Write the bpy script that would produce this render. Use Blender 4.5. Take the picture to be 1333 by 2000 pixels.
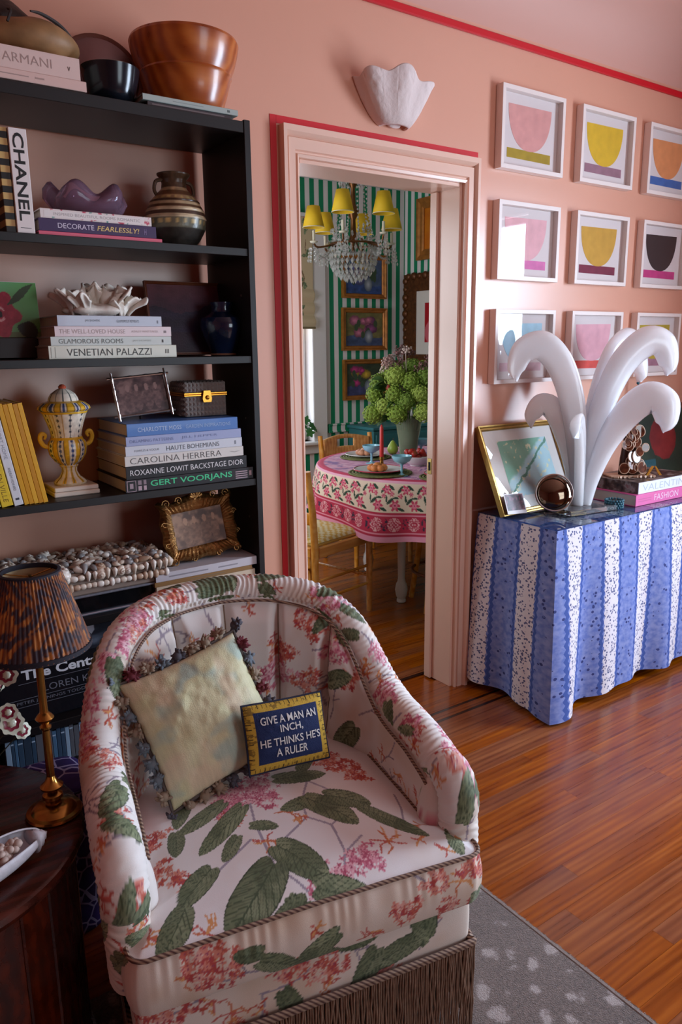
import bpy, math, random
import numpy as np
from mathutils import Matrix, Vector
random.seed(7); RNG = np.random.default_rng(7)
for o in list(bpy.data.objects): bpy.data.objects.remove(o, do_unlink=True)
SC = bpy.context.scene; COL = SC.collection
pi = math.pi

# ------------------------------------------------------------ camera
CAMP = (0.0, -2.1714, 1.42)
yaw, pitch, roll = 0.608379, -0.217429, -0.011150
cy, sy, cp, sp, cr, sr = math.cos(yaw), math.sin(yaw), math.cos(pitch), math.sin(pitch), math.cos(roll), math.sin(roll)
fwd = Vector((sy*cp, cy*cp, sp)); rgt = Vector((cy, -sy, 0)); upv = rgt.cross(fwd)
r2 = cr*rgt + sr*upv; u2 = -sr*rgt + cr*upv
cam = bpy.data.cameras.new('camera'); camo = bpy.data.objects.new('camera', cam); COL.objects.link(camo)
m = Matrix((r2, u2, -fwd)).transposed().to_4x4(); m.translation = CAMP
camo.matrix_world = m
cam.sensor_fit = 'VERTICAL'; cam.sensor_height = 36.0; cam.sensor_width = 24.0
cam.lens = 1467.8/2000*36.0; cam.clip_start = 0.02
SC.camera = camo

# ------------------------------------------------------------ world, window light, exposure
wd = bpy.data.worlds.new('daylight'); SC.world = wd; wd.use_nodes = True
bg = wd.node_tree.nodes['Background']; bg.inputs[0].default_value = (0.62, 0.78, 1.0, 1); bg.inputs[1].default_value = 1.6
def area(name, loc, direction, sx, sy_, power, col):
    l = bpy.data.lights.new(name, 'AREA'); l.shape = 'RECTANGLE'; l.size = sx; l.size_y = sy_
    l.energy = power; l.color = col
    o = bpy.data.objects.new(name, l); COL.objects.link(o); o.location = loc
    o.rotation_euler = Vector(direction).to_track_quat('-Z', 'Y').to_euler()
    return o
# daylight through the sash window of the side wall (plus sky_light, a panel added outside it), the one behind, and those of the dining room
area('window_light', (4.12, -1.91, 1.42), (-1, 0.10, -0.05), 1.10, 1.70, 185, (0.66, 0.81, 1.0))
area('sky_light', (5.6, -2.7, 3.3), (-1, .28, -.62), 2.0, 1.6, 120, (0.62, 0.79, 1.0))
area('window_light_rear', (2.3, -4.55, 1.5), (-.1, 1, -.05), 1.3, 1.5, 38, (0.80, 0.92, 1.0))
area('dining_window_light', (2.65, 2.80, 1.30), (0, -1, -0.1), .80, 1.1, 14, (0.86, 0.93, 1.0))
area('dining_side_window_light', (.86, 1.5, 1.5), (1, 0.0, -0.1), 1.0, 1.3, 30, (0.93, 0.96, 1.0))
vs = SC.view_settings; vs.view_transform = 'Standard'; vs.look = 'None'; vs.gamma = 1.0; vs.use_curve_mapping = False
vs.exposure = -0.12
SC.cycles.max_bounces = 10; SC.cycles.diffuse_bounces = 5; SC.cycles.caustics_reflective = False; SC.cycles.caustics_refractive = False

# ------------------------------------------------------------ helpers
def lin(c):
    c = np.asarray(c, float)
    return np.where(c <= 0.04045, c/12.92, ((c+0.055)/1.055)**2.4)
def hx(h):
    h = h.lstrip('#'); return np.array([int(h[i:i+2], 16)/255 for i in (0, 2, 4)])
def L4(h):
    c = hx(h) if isinstance(h, str) else np.asarray(h, float)
    return tuple(lin(c)) + (1.0,)
MATS = {}
def mat(name, col='#808080', rough=.6, metal=0, bump=0, bscale=60, var=0, vscale=8, trans=0, ior=1.45, spec=.5, coat=0, sheen=0, emit=0, alpha=1, sss=0, stretch=None, objrand=0):
    if name in MATS: return MATS[name]
    M = bpy.data.materials.new(name); M.use_nodes = True; nt = M.node_tree; b = nt.nodes['Principled BSDF']
    b.inputs['Base Color'].default_value = L4(col); b.inputs['Roughness'].default_value = rough
    b.inputs['Metallic'].default_value = metal; b.inputs['IOR'].default_value = ior
    b.inputs['Specular IOR Level'].default_value = spec
    b.inputs['Transmission Weight'].default_value = trans; b.inputs['Coat Weight'].default_value = coat
    b.inputs['Sheen Weight'].default_value = sheen; b.inputs['Alpha'].default_value = alpha
    if sss: b.inputs['Subsurface Weight'].default_value = sss; b.inputs['Subsurface Radius'].default_value = (.02, .02, .02)
    if emit: b.inputs['Emission Color'].default_value = L4(col); b.inputs['Emission Strength'].default_value = emit
    N = nt.nodes.new; K = nt.links.new
    if var or bump:
        tc = N('ShaderNodeTexCoord'); mp = N('ShaderNodeMapping'); K(tc.outputs['Object'], mp.inputs[0])
        if stretch: mp.inputs['Scale'].default_value = stretch
    if var:
        n = N('ShaderNodeTexNoise'); n.inputs['Scale'].default_value = vscale; n.inputs['Detail'].default_value = 4
        K(mp.outputs[0], n.inputs['Vector'])
        r = N('ShaderNodeMapRange'); r.inputs[1].default_value = .3; r.inputs[2].default_value = .7; r.inputs[3].default_value = 1-var; r.inputs[4].default_value = 1+var
        K(n.outputs[0], r.inputs[0])
        h = N('ShaderNodeHueSaturation'); h.inputs['Color'].default_value = L4(col); K(r.outputs[0], h.inputs['Value'])
        K(h.outputs[0], b.inputs['Base Color'])
    if bump:
        n = N('ShaderNodeTexNoise'); n.inputs['Scale'].default_value = bscale; n.inputs['Detail'].default_value = 3
        K(mp.outputs[0], n.inputs['Vector'])
        bp = N('ShaderNodeBump'); bp.inputs['Strength'].default_value = bump; bp.inputs['Distance'].default_value = .004
        K(n.outputs[0], bp.inputs['Height']); K(bp.outputs[0], b.inputs['Normal'])
    MATS[name] = M; return M
def paintmat(name, rough=.8, bump=0, bscale=300, coat=0, sheen=0, metal=0, spec=.4, attr='Col'):
    if name in MATS: return MATS[name]
    M = mat(name, '#ffffff', rough, metal, bump, bscale, coat=coat, sheen=sheen, spec=spec); nt = M.node_tree
    a = nt.nodes.new('ShaderNodeAttribute'); a.attribute_name = attr
    nt.links.new(a.outputs['Color'], nt.nodes['Principled BSDF'].inputs['Base Color'])
    return M

def thin_glass(name, tint='#ffffff', rough=0.0, boost=1.0):
    if name in MATS: return MATS[name]
    M = bpy.data.materials.new(name); M.use_nodes = True; nt = M.node_tree; nt.nodes.remove(nt.nodes['Principled BSDF'])
    t = nt.nodes.new('ShaderNodeBsdfTransparent'); t.inputs[0].default_value = L4(tint); g = nt.nodes.new('ShaderNodeBsdfGlossy'); g.inputs['Roughness'].default_value = rough
    f = nt.nodes.new('ShaderNodeFresnel'); f.inputs[0].default_value = 1.5; mx = nt.nodes.new('ShaderNodeMixShader'); k = nt.nodes.new('ShaderNodeMath'); k.operation = 'MULTIPLY'; k.inputs[1].default_value = boost
    ge = nt.nodes.new('ShaderNodeNewGeometry'); sb_ = nt.nodes.new('ShaderNodeMath'); sb_.operation = 'MULTIPLY_ADD'; sb_.inputs[1].default_value = -boost; sb_.inputs[2].default_value = boost; nt.links.new(ge.outputs['Backfacing'], sb_.inputs[0]); nt.links.new(sb_.outputs[0], k.inputs[1]); nt.links.new(f.outputs[0], k.inputs[0]); nt.links.new(k.outputs[0], mx.inputs[0]); nt.links.new(t.outputs[0], mx.inputs[1]); nt.links.new(g.outputs[0], mx.inputs[2])
    nt.links.new(mx.outputs[0], nt.nodes['Material Output'].inputs[0]); MATS[name] = M; return M

class NG:
    """small node-graph helper for procedural materials"""
    def __init__(s, M): s.nt = M.node_tree; s.b = s.nt.nodes['Principled BSDF']
    def n(s, t, **kw):
        x = s.nt.nodes.new('ShaderNode'+t)
        for k, v in kw.items():
            if k[0] == 'i' and k[1:].isdigit(): s.put(x.inputs[int(k[1:])], v)
            elif hasattr(x, k): setattr(x, k, v)
            else: s.put(x.inputs[k.replace('_', ' ')], v)
        return x
    def put(s, inp, v):
        if isinstance(v, bpy.types.NodeSocket): s.nt.links.new(v, inp)
        else: inp.default_value = v
    def m(s, op, a, b=0.0, c=0.0, clamp=False):
        x = s.nt.nodes.new('ShaderNodeMath'); x.operation = op; x.use_clamp = clamp
        s.put(x.inputs[0], a); s.put(x.inputs[1], b); s.put(x.inputs[2], c); return x.outputs[0]
    def mix(s, f, a, b):
        x = s.nt.nodes.new('ShaderNodeMix'); x.data_type = 'RGBA'
        s.put(x.inputs[0], f); s.put(x.inputs[6], L4(a) if isinstance(a, str) else a); s.put(x.inputs[7], L4(b) if isinstance(b, str) else b)
        return x.outputs[2]
    def ramp(s, f, stops):
        x = s.nt.nodes.new('ShaderNodeValToRGB'); s.put(x.inputs[0], f); e = x.color_ramp.elements
        while len(e) < len(stops): e.new(.5)
        for k, (p, c) in zip(e, stops): k.position = p; k.color = L4(c)
        return x.outputs[0]
    def sep(s, v):
        x = s.nt.nodes.new('ShaderNodeSeparateXYZ'); s.put(x.inputs[0], v); return x.outputs

class MB:
    def __init__(s): s.v = []; s.f = []; s.c = []; s.uv = None
    def add(s, vs, fs, col=None):
        o = len(s.v); s.v += [tuple(map(float, p)) for p in vs]; s.f += [tuple(i+o for i in f) for f in fs]
        if col is not None: s.c += [tuple(x) for x in np.asarray(col).reshape(-1, 3)]
        return s
    def box(s, x0, x1, y0, y1, z0, z1, b=0):
        if b:
            vs = []; xs = (x0, x1); ys = (y0, y1); zs = (z0, z1); idx = {}
            for i in (0, 1):
                for j in (0, 1):
                    for k in (0, 1):
                        sx, sy_, sz = (1-2*i)*b, (1-2*j)*b, (1-2*k)*b
                        idx[i, j, k, 0] = len(vs); vs.append((xs[i], ys[j]+sy_, zs[k]+sz))
                        idx[i, j, k, 1] = len(vs); vs.append((xs[i]+sx, ys[j], zs[k]+sz))
                        idx[i, j, k, 2] = len(vs); vs.append((xs[i]+sx, ys[j]+sy_, zs[k]))
            fs = []; I = lambda i, j, k, a: idx[i, j, k, a]
            for a, q in ((0, 1), (1, -1)):
                d = 1 if a == 0 else -1
                fs.append([I(a, 0, 0, 0), I(a, 0, 1, 0), I(a, 1, 1, 0), I(a, 1, 0, 0)][::d])
                fs.append([I(0, a, 0, 1), I(1, a, 0, 1), I(1, a, 1, 1), I(0, a, 1, 1)][::d])
                fs.append([I(0, 0, a, 2), I(0, 1, a, 2), I(1, 1, a, 2), I(1, 0, a, 2)][::d])
            for i in (0, 1):
                for j in (0, 1):
                    d = 1 if i == j else -1
                    fs.append([I(i, j, 0, 0), I(i, j, 0, 1), I(i, j, 1, 1), I(i, j, 1, 0)][::d])
                    fs.append([I(i, 0, j, 0), I(i, 0, j, 2), I(i, 1, j, 2), I(i, 1, j, 0)][::-d])
                    fs.append([I(0, i, j, 1), I(0, i, j, 2), I(1, i, j, 2), I(1, i, j, 1)][::d])
                    for k in (0, 1):
                        d2 = -1 if (i+j+k) % 2 == 0 else 1
                        fs.append([I(i, j, k, 0), I(i, j, k, 1), I(i, j, k, 2)][::-d2])
            return s.add(vs, fs)
        vs = [(x, y, z) for x in (x0, x1) for y in (y0, y1) for z in (z0, z1)]
        return s.add(vs, [(0, 1, 3, 2), (4, 6, 7, 5), (0, 4, 5, 1), (2, 3, 7, 6), (0, 2, 6, 4), (1, 5, 7, 3)])
    def lathe(s, prof, n=32, c=(0, 0, 0), sx=1, sy=1, cap=True):
        vs = []; k = len(prof)
        for i in range(n):
            a = 2*pi*i/n
            for r, z in prof: vs.append((c[0]+r*sx*math.cos(a), c[1]+r*sy*math.sin(a), c[2]+z))
        fs = []
        for i in range(n):
            j = (i+1) % n
            for q in range(k-1): fs.append((i*k+q, j*k+q, j*k+q+1, i*k+q+1))
        if cap:
            if prof[0][0] > 1e-5: fs.append(tuple(i*k for i in range(n))[::-1])
            if prof[-1][0] > 1e-5: fs.append(tuple(i*k+k-1 for i in range(n)))
        return s.add(vs, fs)
    def tube(s, pts, r, n=10, closed=False, cap=True, flat=1.0, up=(0, 0, 1)):
        P = [Vector(p) for p in pts]; k = len(P); R = r if hasattr(r, '__len__') else [r]*k
        vs = []; prev = None
        for i in range(k):
            if closed: t = P[(i+1) % k]-P[i-1]
            else: t = P[min(i+1, k-1)]-P[max(i-1, 0)]
            t.normalize()
            a = Vector(up) if prev is None else prev
            a = a - t*a.dot(t)
            if a.length < 1e-4: a = Vector((1, 0, 0)) - t*t.x
            a.normalize(); prev = a; b = t.cross(a)
            for q in range(n):
                w = 2*pi*q/n; vs.append(P[i]+a*(R[i]*math.cos(w)*flat)+b*(R[i]*math.sin(w)))
        fs = []
        for i in range(k if closed else k-1):
            j = (i+1) % k
            for q in range(n): fs.append((i*n+q, i*n+(q+1) % n, j*n+(q+1) % n, j*n+q))
        if cap and not closed: fs += [tuple(range(n))[::-1], tuple((k-1)*n+q for q in range(n))]
        return s.add(vs, fs)
    def ell(s, c, r, nu=12, nv=8, fn=None):
        if not hasattr(r, '__len__'): r = (r, r, r)
        vs = [(c[0], c[1], c[2]-r[2])]; fs = []
        for j in range(1, nv):
            b = -pi/2+pi*j/nv
            for i in range(nu):
                a = 2*pi*i/nu; vs.append((c[0]+r[0]*math.cos(b)*math.cos(a), c[1]+r[1]*math.cos(b)*math.sin(a), c[2]+r[2]*math.sin(b)))
        vs.append((c[0], c[1], c[2]+r[2])); T = len(vs)-1
        for i in range(nu): fs.append((0, 1+(i+1) % nu, 1+i)); fs.append((T, 1+(nv-2)*nu+i, 1+(nv-2)*nu+(i+1) % nu))
        for j in range(nv-2):
            for i in range(nu): a = 1+j*nu+i; b = 1+j*nu+(i+1) % nu; fs.append((a, b, b+nu, a+nu))
        return s.add(vs, fs)
    def prism(s, poly, d0, d1, ax='z'):
        n = len(poly)
        g = {'z': lambda p, d: (p[0], p[1], d), 'y': lambda p, d: (p[0], d, p[1]), 'x': lambda p, d: (d, p[0], p[1])}[ax]
        vs = [g(p, d0) for p in poly]+[g(p, d1) for p in poly]
        fs = [tuple(range(n))[::-1], tuple(range(n, 2*n))]+[(i, (i+1) % n, n+(i+1) % n, n+i) for i in range(n)]
        return s.add(vs, fs)
    def grid(s, A, cu=False, cv=False, col=None):
        A = np.asarray(A, float); nu, nv = A.shape[:2]
        idx = np.arange(nu*nv).reshape(nu, nv)
        I = idx if not cu else np.vstack([idx, idx[:1]])
        if cv: I = np.hstack([I, I[:, :1]])
        f = np.stack([I[:-1, :-1], I[1:, :-1], I[1:, 1:], I[:-1, 1:]], -1).reshape(-1, 4)
        return s.add(A.reshape(-1, 3), f.tolist(), col)
    def build(s, name, material, parent=None, sharp=35, smooth=True):
        me = bpy.data.meshes.new(name); me.from_pydata(s.v, [], s.f)
        me.update()
        if smooth:
            me.polygons.foreach_set('use_smooth', [True]*len(me.polygons))
            if sharp: me.set_sharp_from_angle(angle=math.radians(sharp))
        if s.c:
            a = me.color_attributes.new('Col', 'FLOAT_COLOR', 'POINT')
            d = np.ones((len(s.v), 4), np.float32); d[:len(s.c), :3] = lin(np.clip(np.array(s.c), 0, 1)); a.data.foreach_set('color', d.ravel())
        if s.uv is not None:
            ul = me.uv_layers.new(name='UVMap'); li = np.zeros(len(me.loops), np.int32); me.loops.foreach_get('vertex_index', li)
            ul.data.foreach_set('uv', np.asarray(s.uv, np.float32)[li].ravel())
        return link(name, me, material, parent)
def link(name, me, material=None, parent=None):
    o = bpy.data.objects.new(name, me); COL.objects.link(o)
    if material is not None and me is not None and not me.materials: me.materials.append(material)
    if parent is not None: o.parent = parent
    return o
def tag(o, label=None, cat=None, group=None, kind=None):
    if label: o['label'] = label
    if cat: o['category'] = cat
    if group: o['group'] = group
    if kind: o['kind'] = kind
    return o
def thing(name, label, cat, loc=(0, 0, 0), rot=(0, 0, 0), group=None):
    o = bpy.data.objects.new(name, None); o.empty_display_size = .05; COL.objects.link(o); o.location = loc; o.rotation_euler = rot
    return tag(o, label, cat, group)
def struct(o): o['kind'] = 'structure'; return o
def mc(o, parent, name=None):
    c = o.copy(); COL.objects.link(c); c.parent = parent
    if name: c.name = name
    return c
# value noise in numpy
_T = RNG.random((256, 256))
def vnoise(x, y):
    x = np.asarray(x, float); y = np.asarray(y, float)
    xi = np.floor(x).astype(int); yi = np.floor(y).astype(int); fx = x-xi; fy = y-yi
    fx = fx*fx*(3-2*fx); fy = fy*fy*(3-2*fy); g = lambda i, j: _T[i % 256, j % 256]
    return (g(xi, yi)*(1-fx)+g(xi+1, yi)*fx)*(1-fy)+(g(xi, yi+1)*(1-fx)+g(xi+1, yi+1)*fx)*fy
def fbm(x, y, o=3): return sum(vnoise(x*2**k+17*k, y*2**k+31*k)*.5**k for k in range(o))/sum(.5**k for k in range(o))
# flat lettering as thin mesh, fitted into a width x height box; maps text x -> local X, text y -> local Z on the plane y
def text_data(s, bold=0.0, shear=0.0):
    c = bpy.data.curves.new('lettering', 'FONT'); c.body = s; c.offset = bold; c.shear = shear; c.resolution_u = 3; c.align_x = 'CENTER'
    o = bpy.data.objects.new('lettering', c); COL.objects.link(o)
    bpy.context.view_layer.update()
    me = bpy.data.meshes.new_from_object(o.evaluated_get(bpy.context.evaluated_depsgraph_get()))
    v = np.zeros(len(me.vertices)*3); me.vertices.foreach_get('co', v); v = v.reshape(-1, 3)
    f = [tuple(p.vertices) for p in me.polygons]
    bpy.data.objects.remove(o); bpy.data.curves.remove(c); bpy.data.meshes.remove(me)
    lo, hi = v.min(0), v.max(0); v = (v-(lo+hi)/2)
    return v, f, hi-lo
def lettering(s, parent, material, cx, cz, w, h, y, name='lettering', bold=.0, shear=0, fn=None, slant=0.0):
    v, f, d = text_data(s, bold, shear)
    X = v[:, 0]*w/d[0]+cx; Z = v[:, 1]*h/d[1]+cz
    Z = Z+(X-cx)*slant
    if fn is None: P = np.stack([X, np.full_like(X, y), Z], 1)
    else: P = fn(X, Z)
    b = MB(); b.add(P, f)
    return b.build(name, material, parent, smooth=False)
def wire(pts, n):
    """resample a smooth (Catmull-Rom) curve through pts"""
    P = [Vector(p) for p in pts]; out = []
    P = [2*P[0]-P[1]]+P+[2*P[-1]-P[-2]]
    for k in range(n):
        t = k/(n-1)*(len(P)-3); i = min(int(t), len(P)-4); u = t-i
        a, b, c, d = P[i:i+4]
        out.append(.5*((2*b)+(c-a)*u+(2*a-5*b+4*c-d)*u*u+(3*b-a-3*c+d)*u**3))
    return out
def canvas(name, w, h, res, fn, material, parent=None, y=0.0, cx=0.0, z0=0.0):
    """flat painted sheet in the XZ plane; fn(u, v in 0..1) -> sRGB colours"""
    nu = max(2, int(w/res)); nv = max(2, int(h/res))
    U, V = np.meshgrid(np.linspace(0, 1, nu), np.linspace(0, 1, nv), indexing='ij')
    A = np.stack([cx-w/2+U*w, np.full_like(U, y), z0+V*h], -1)
    b = MB(); b.grid(A, col=fn(U.ravel(), V.ravel()))
    return b.build(name, material, parent, smooth=False)
def lerp(a, b, t): t = np.asarray(t)[..., None]; return np.asarray(a)*(1-t)+np.asarray(b)*t
def sstep(a, b, x): t = np.clip((x-a)/(b-a), 0, 1); return t*t*(3-2*t)
# ================================================================ SETTING
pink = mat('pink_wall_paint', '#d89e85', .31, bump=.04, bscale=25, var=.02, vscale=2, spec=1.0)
rose = mat('low_bounce_rose_paint', '#a8695a', .5)  # unseen walls, darkened from the room's pink to cut bounce light
ceilm = mat('pink_ceiling_paint', '#cf9f90', .6)
casem = mat('pale_pink_gloss_paint', '#e6bfab', .28, spec=.8)
redm = mat('red_paint', '#c8101f', .45)
OX0, OX1, OZ = 1.355, 2.076, 2.0          # door opening
RX0, RX1, RY0, CZ, CV = -1.7, 3.9, -4.3, 2.80, .26
def wall_mesh(x0, x1, z0, z1, y0, y1, holes):
    """slab in XZ with rectangular holes, thickness y0..y1"""
    xs = sorted({x0, x1, *[h[0] for h in holes], *[h[1] for h in holes]}); zs = sorted({z0, z1, *[h[2] for h in holes], *[h[3] for h in holes]})
    b = MB()
    solid = lambda i, k: 0 <= i < len(xs)-1 and 0 <= k < len(zs)-1 and not any(h[0] <= (xs[i]+xs[i+1])/2 <= h[1] and h[2] <= (zs[k]+zs[k+1])/2 <= h[3] for h in holes)
    for i in range(len(xs)-1):
        for k in range(len(zs)-1):
            if not solid(i, k): continue
            X0, X1, Z0, Z1 = xs[i], xs[i+1], zs[k], zs[k+1]
            b.add([(X0, y0, Z0), (X1, y0, Z0), (X1, y0, Z1), (X0, y0, Z1)], [(0, 1, 2, 3)])
            b.add([(X0, y1, Z0), (X1, y1, Z0), (X1, y1, Z1), (X0, y1, Z1)], [(3, 2, 1, 0)])
            if not solid(i-1, k): b.add([(X0, y0, Z0), (X0, y1, Z0), (X0, y1, Z1), (X0, y0, Z1)], [(3, 2, 1, 0)])
            if not solid(i+1, k): b.add([(X1, y0, Z0), (X1, y1, Z0), (X1, y1, Z1), (X1, y0, Z1)], [(0, 1, 2, 3)])
            if not solid(i, k-1): b.add([(X0, y0, Z0), (X1, y0, Z0), (X1, y1, Z0), (X0, y1, Z0)], [(3, 2, 1, 0)])
            if not solid(i, k+1): b.add([(X0, y0, Z1), (X1, y0, Z1), (X1, y1, Z1), (X0, y1, Z1)], [(0, 1, 2, 3)])
    return b
def swapxy(b):   # turn an XZ slab into a YZ slab
    b.v = [(y, x, z) for x, y, z in b.v]; b.f = [f[::-1] for f in b.f]; return b
WT = .16
struct(wall_mesh(RX0, RX1, 0, CZ-CV+.02, 0, WT-.012, [(OX0, OX1, 0, OZ)]).build('wall_back', pink, smooth=False))
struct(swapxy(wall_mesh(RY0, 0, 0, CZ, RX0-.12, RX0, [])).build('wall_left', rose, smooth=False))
WINS = [(-2.46, -1.36, .55, 2.24)]
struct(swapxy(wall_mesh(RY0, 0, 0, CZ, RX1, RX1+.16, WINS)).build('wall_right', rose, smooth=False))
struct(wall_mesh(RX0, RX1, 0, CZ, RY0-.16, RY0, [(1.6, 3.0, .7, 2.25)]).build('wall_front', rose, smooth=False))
b = MB(); b.box(RX0-.1, RX1+.1, RY0-.1, -CV+.01, CZ, CZ+.1); struct(b.build('ceiling', ceilm, smooth=False))
# coved corner above the picture rail
b = MB(); n = 14; vs = []
for k in range(n+1):
    a = pi/2*k/n; vs += [(RX0, -CV+CV*math.cos(a), CZ-CV+CV*math.sin(a)), (RX1, -CV+CV*math.cos(a), CZ-CV+CV*math.sin(a))]
b.add(vs, [(2*k+1, 2*k, 2*k+2, 2*k+3) for k in range(n)]); struct(b.build('trim_1', ceilm, sharp=0))
b = MB(); b.box(RX0, RX1, -.014, 0, 2.500, 2.524, .003); struct(b.build('trim_2', redm))
tag(bpy.data.objects['trim_2'], 'thin red painted picture rail running along the pink wall')
# windows of the front room: frames, sashes, panes
wf = mat('white_window_paint', '#e9e4e0', .4); glass = thin_glass('window_glass')
def sash_window(name, a0, a1, z0, z1, d, axis, parts=(2, 2)):
    r = bpy.data.objects.new(name, None); COL.objects.link(r); struct(r)
    def bx(nm, p0, p1, q0, q1, t0, t1, m_):
        bb = MB()
        if axis == 'x': bb.box(t0, t1, p0, p1, q0, q1, .003 if m_ is wf else 0)
        else: bb.box(p0, p1, t0, t1, q0, q1, .003 if m_ is wf else 0)
        return bb.build(nm, m_, r)
    s = .045; e = .0005
    bx('window_stile', a0, a0+s, z0, z1, d-.02, d+.02, wf); bx('window_stile', a1-s, a1, z0, z1, d-.02, d+.02, wf)
    bx('window_rail', a0+s+e, a1-s-e, z0, z0+s, d-.02, d+.02, wf); bx('window_rail', a0+s+e, a1-s-e, z1-s, z1, d-.02, d+.02, wf)
    zm = (z0+z1)/2; bx('meeting_rail', a0+s+e, a1-s-e, zm-.02, zm+.02, d-.025, d+.025, wf)
    for q0, q1 in ((z0+s+e, zm-.02-e), (zm+.02+e, z1-s-e)): bx('window_pane', a0+s+e, a1-s-e, q0, q1, d-.002, d+.002, glass)
    return r
sash_window('window_1', -2.45, -1.37, .56, 2.23, RX1+.06, 'x')
sash_window('window_2', 1.61, 2.99, .71, 2.24, RY0-.08, 'y')
# ---------------- door casing (moulded profile swept round the opening)
def casing(xl, xr, zt, ws, wt, y, sgn, name, m_):
    prof = [(0, 0), (0, .016), (.10, .020), (.14, .012), (.20, .012), (.24, .020), (.62, .020), (.66, .012), (.72, .024), (.80, .032), (1.0, .032), (1.0, 0)]
    b = MB(); k = len(prof); st = []
    for (px, pz, dx, dz) in ((xl, 0, -1, 0), (xl, zt, -1, 1), (xr, zt, 1, 1), (xr, 0, 1, 0)):
        for u, h in prof: st.append((px+dx*u*ws, y-sgn*h, pz+dz*u*wt))
    b.add(st, [(i*k+q, (i+1)*k+q, (i+1)*k+q+1, i*k+q+1)[::sgn] for i in range(3) for q in range(k-1)]+[tuple(range(k)), tuple(3*k+q for q in range(k))[::-1]])
    return b.build(name, m_, sharp=20)
struct(casing(OX0, OX1, OZ, .062, .088, 0, 1, 'door_1', casem)); tag(bpy.data.objects['door_1'], 'pale pink moulded door casing around the opening to the dining room')
# jamb lining with a door stop and a strike plate
dj = bpy.data.objects['door_1']
b = MB(); b.box(OX1-.012, OX1, .0005, WT-.001, 0, OZ, .001); b.build('jamb', casem, dj)
b = MB(); b.box(OX0, OX0+.012, .0005, WT-.001, 0, OZ, .001); b.build('jamb', casem, dj)
b = MB(); b.box(OX0+.0125, OX1-.0125, .0005, WT-.001, OZ-.012, OZ, .001); b.build('head_jamb', casem, dj)
b = MB(); b.box(OX1-.025, OX1-.0125, .112, .15, 0, OZ-.013, .002); b.build('door_stop', casem, dj)
b = MB(); b.box(OX1-.027, OX1-.0252, .118, .142, .90, .965, .0008); o = b.build('strike_plate', mat('brass_plate', '#b79a5e', .35, 1), dj)
b = MB(); b.box(OX1-.0278, OX1-.0272, .124, .136, .915, .95, .0001); b.build('strike_hole', mat('plate_hole', '#1a1210', .8), o)
# red painted border round the casing
b = MB(); b.box(1.262, 1.284, -.002, 0, 0, 2.115); b.box(1.2845, 2.150, -.002, 0, 2.092, 2.115); b.box(2.1455, 2.150, -.002, 0, 0, 2.0915)
struct(b.build('trim_3', redm, smooth=False)); tag(bpy.data.objects['trim_3'], 'red painted border line around the pale door casing')
for nm, x0, x1 in (('baseboard_back', RX0+.01, 1.26), ('baseboard_back', 2.152, RX1-.01)):
    b = MB(); b.box(x0, x1, -.016, 0, 0, .11, .004); struct(b.build(nm, casem))

# ---------------- floor: oak strips laid one by one
def wood_mat(name, c0, c1, c2, rough=.3, coat=.25, scale=1.0, wave=.15, vr=.34):
    M = mat(name, c1, rough, coat=coat, spec=.5); g = NG(M)
    g.b.inputs['Coat Roughness'].default_value = .16
    tc = g.n('TexCoord').outputs['Object']; oi = g.n('ObjectInfo')
    sh = g.n('VectorMath', operation='ADD'); g.put(sh.inputs[0], tc); cb = g.n('CombineXYZ'); rnd = oi.outputs['Random']
    for i in range(3): g.put(cb.inputs[i], g.m('MULTIPLY', rnd, 37.0+11*i))
    g.put(sh.inputs[1], cb.outputs[0])
    mp = g.n('Mapping'); g.put(mp.inputs[0], sh.outputs[0]); mp.inputs['Scale'].default_value = (1.2*scale, 16*scale, 16*scale)
    n1 = g.n('TexNoise', Vector=mp.outputs[0], Scale=2.2, Detail=5.0, Roughness=.5)
    mp2 = g.n('Mapping'); g.put(mp2.inputs[0], sh.outputs[0]); mp2.inputs['Scale'].default_value = (.7*scale, 5*scale, 5*scale)
    w = g.n('TexWave', Vector=mp2.outputs[0], Scale=3.2, Distortion=7.0, Detail=2.0, bands_direction='Y'); w.inputs['Detail Scale'].default_value = .6
    f = g.m('ADD', g.m('MULTIPLY', n1.outputs[0], 1-wave), g.m('MULTIPLY', w.outputs[1], wave))
    c = g.ramp(f, [(.25, c0), (.5, c1), (.72, c2)])
    hv = g.n('HueSaturation', Color=c, Value=g.m('MULTIPLY_ADD', rnd, vr, 1-vr*.5), Saturation=g.m('MULTIPLY_ADD', rnd, .15, .95))
    g.put(g.b.inputs['Base Color'], hv.outputs[0])
    bp = g.n('Bump', Strength=.06, Distance=.002, Height=f); g.put(g.b.inputs['Normal'], bp.outputs[0])
    g.put(g.b.inputs['Roughness'], g.m('MULTIPLY_ADD', f, .2, rough-.08))
    return M
plankm = wood_mat('oak_strip', '#6e3415', '#8f4a1e', '#a8602b', .28, .3, 1.0, .15, .26)
gapm = mat('floor_gap', '#2c150b', .8)
b = MB(); b.box(RX0, RX1, RY0, WT+.01, -.05, -.006); b.box(.9, 4.0, WT+.01, 2.64, -.05, -.006)
floor = struct(b.build('floor', plankm, smooth=False))
PW = .0575
def plank(x0, x1, y0, w, m_, nm='plank'):
    key = ('pl', round(x1-x0, 2), w, m_.name)
    b = MB(); b.box(-(x1-x0)/2, (x1-x0)/2, -w/2, w/2, -.006, 0)
    o = b.build(nm, m_, floor, sharp=0, smooth=False); o.location = ((x0+x1)/2, y0+w/2, 0); return o
inlay = mat('dark_walnut_inlay', '#2a140e', .3, coat=.3)
rows = []
y = -.145
for x0, x1, ym, w in ((RX0, RX1, -.145, .014), (RX0, RX1, -.200, .014)): plank(x0, x1, ym-w/2, w-.001, inlay, 'inlay_strip')
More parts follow.
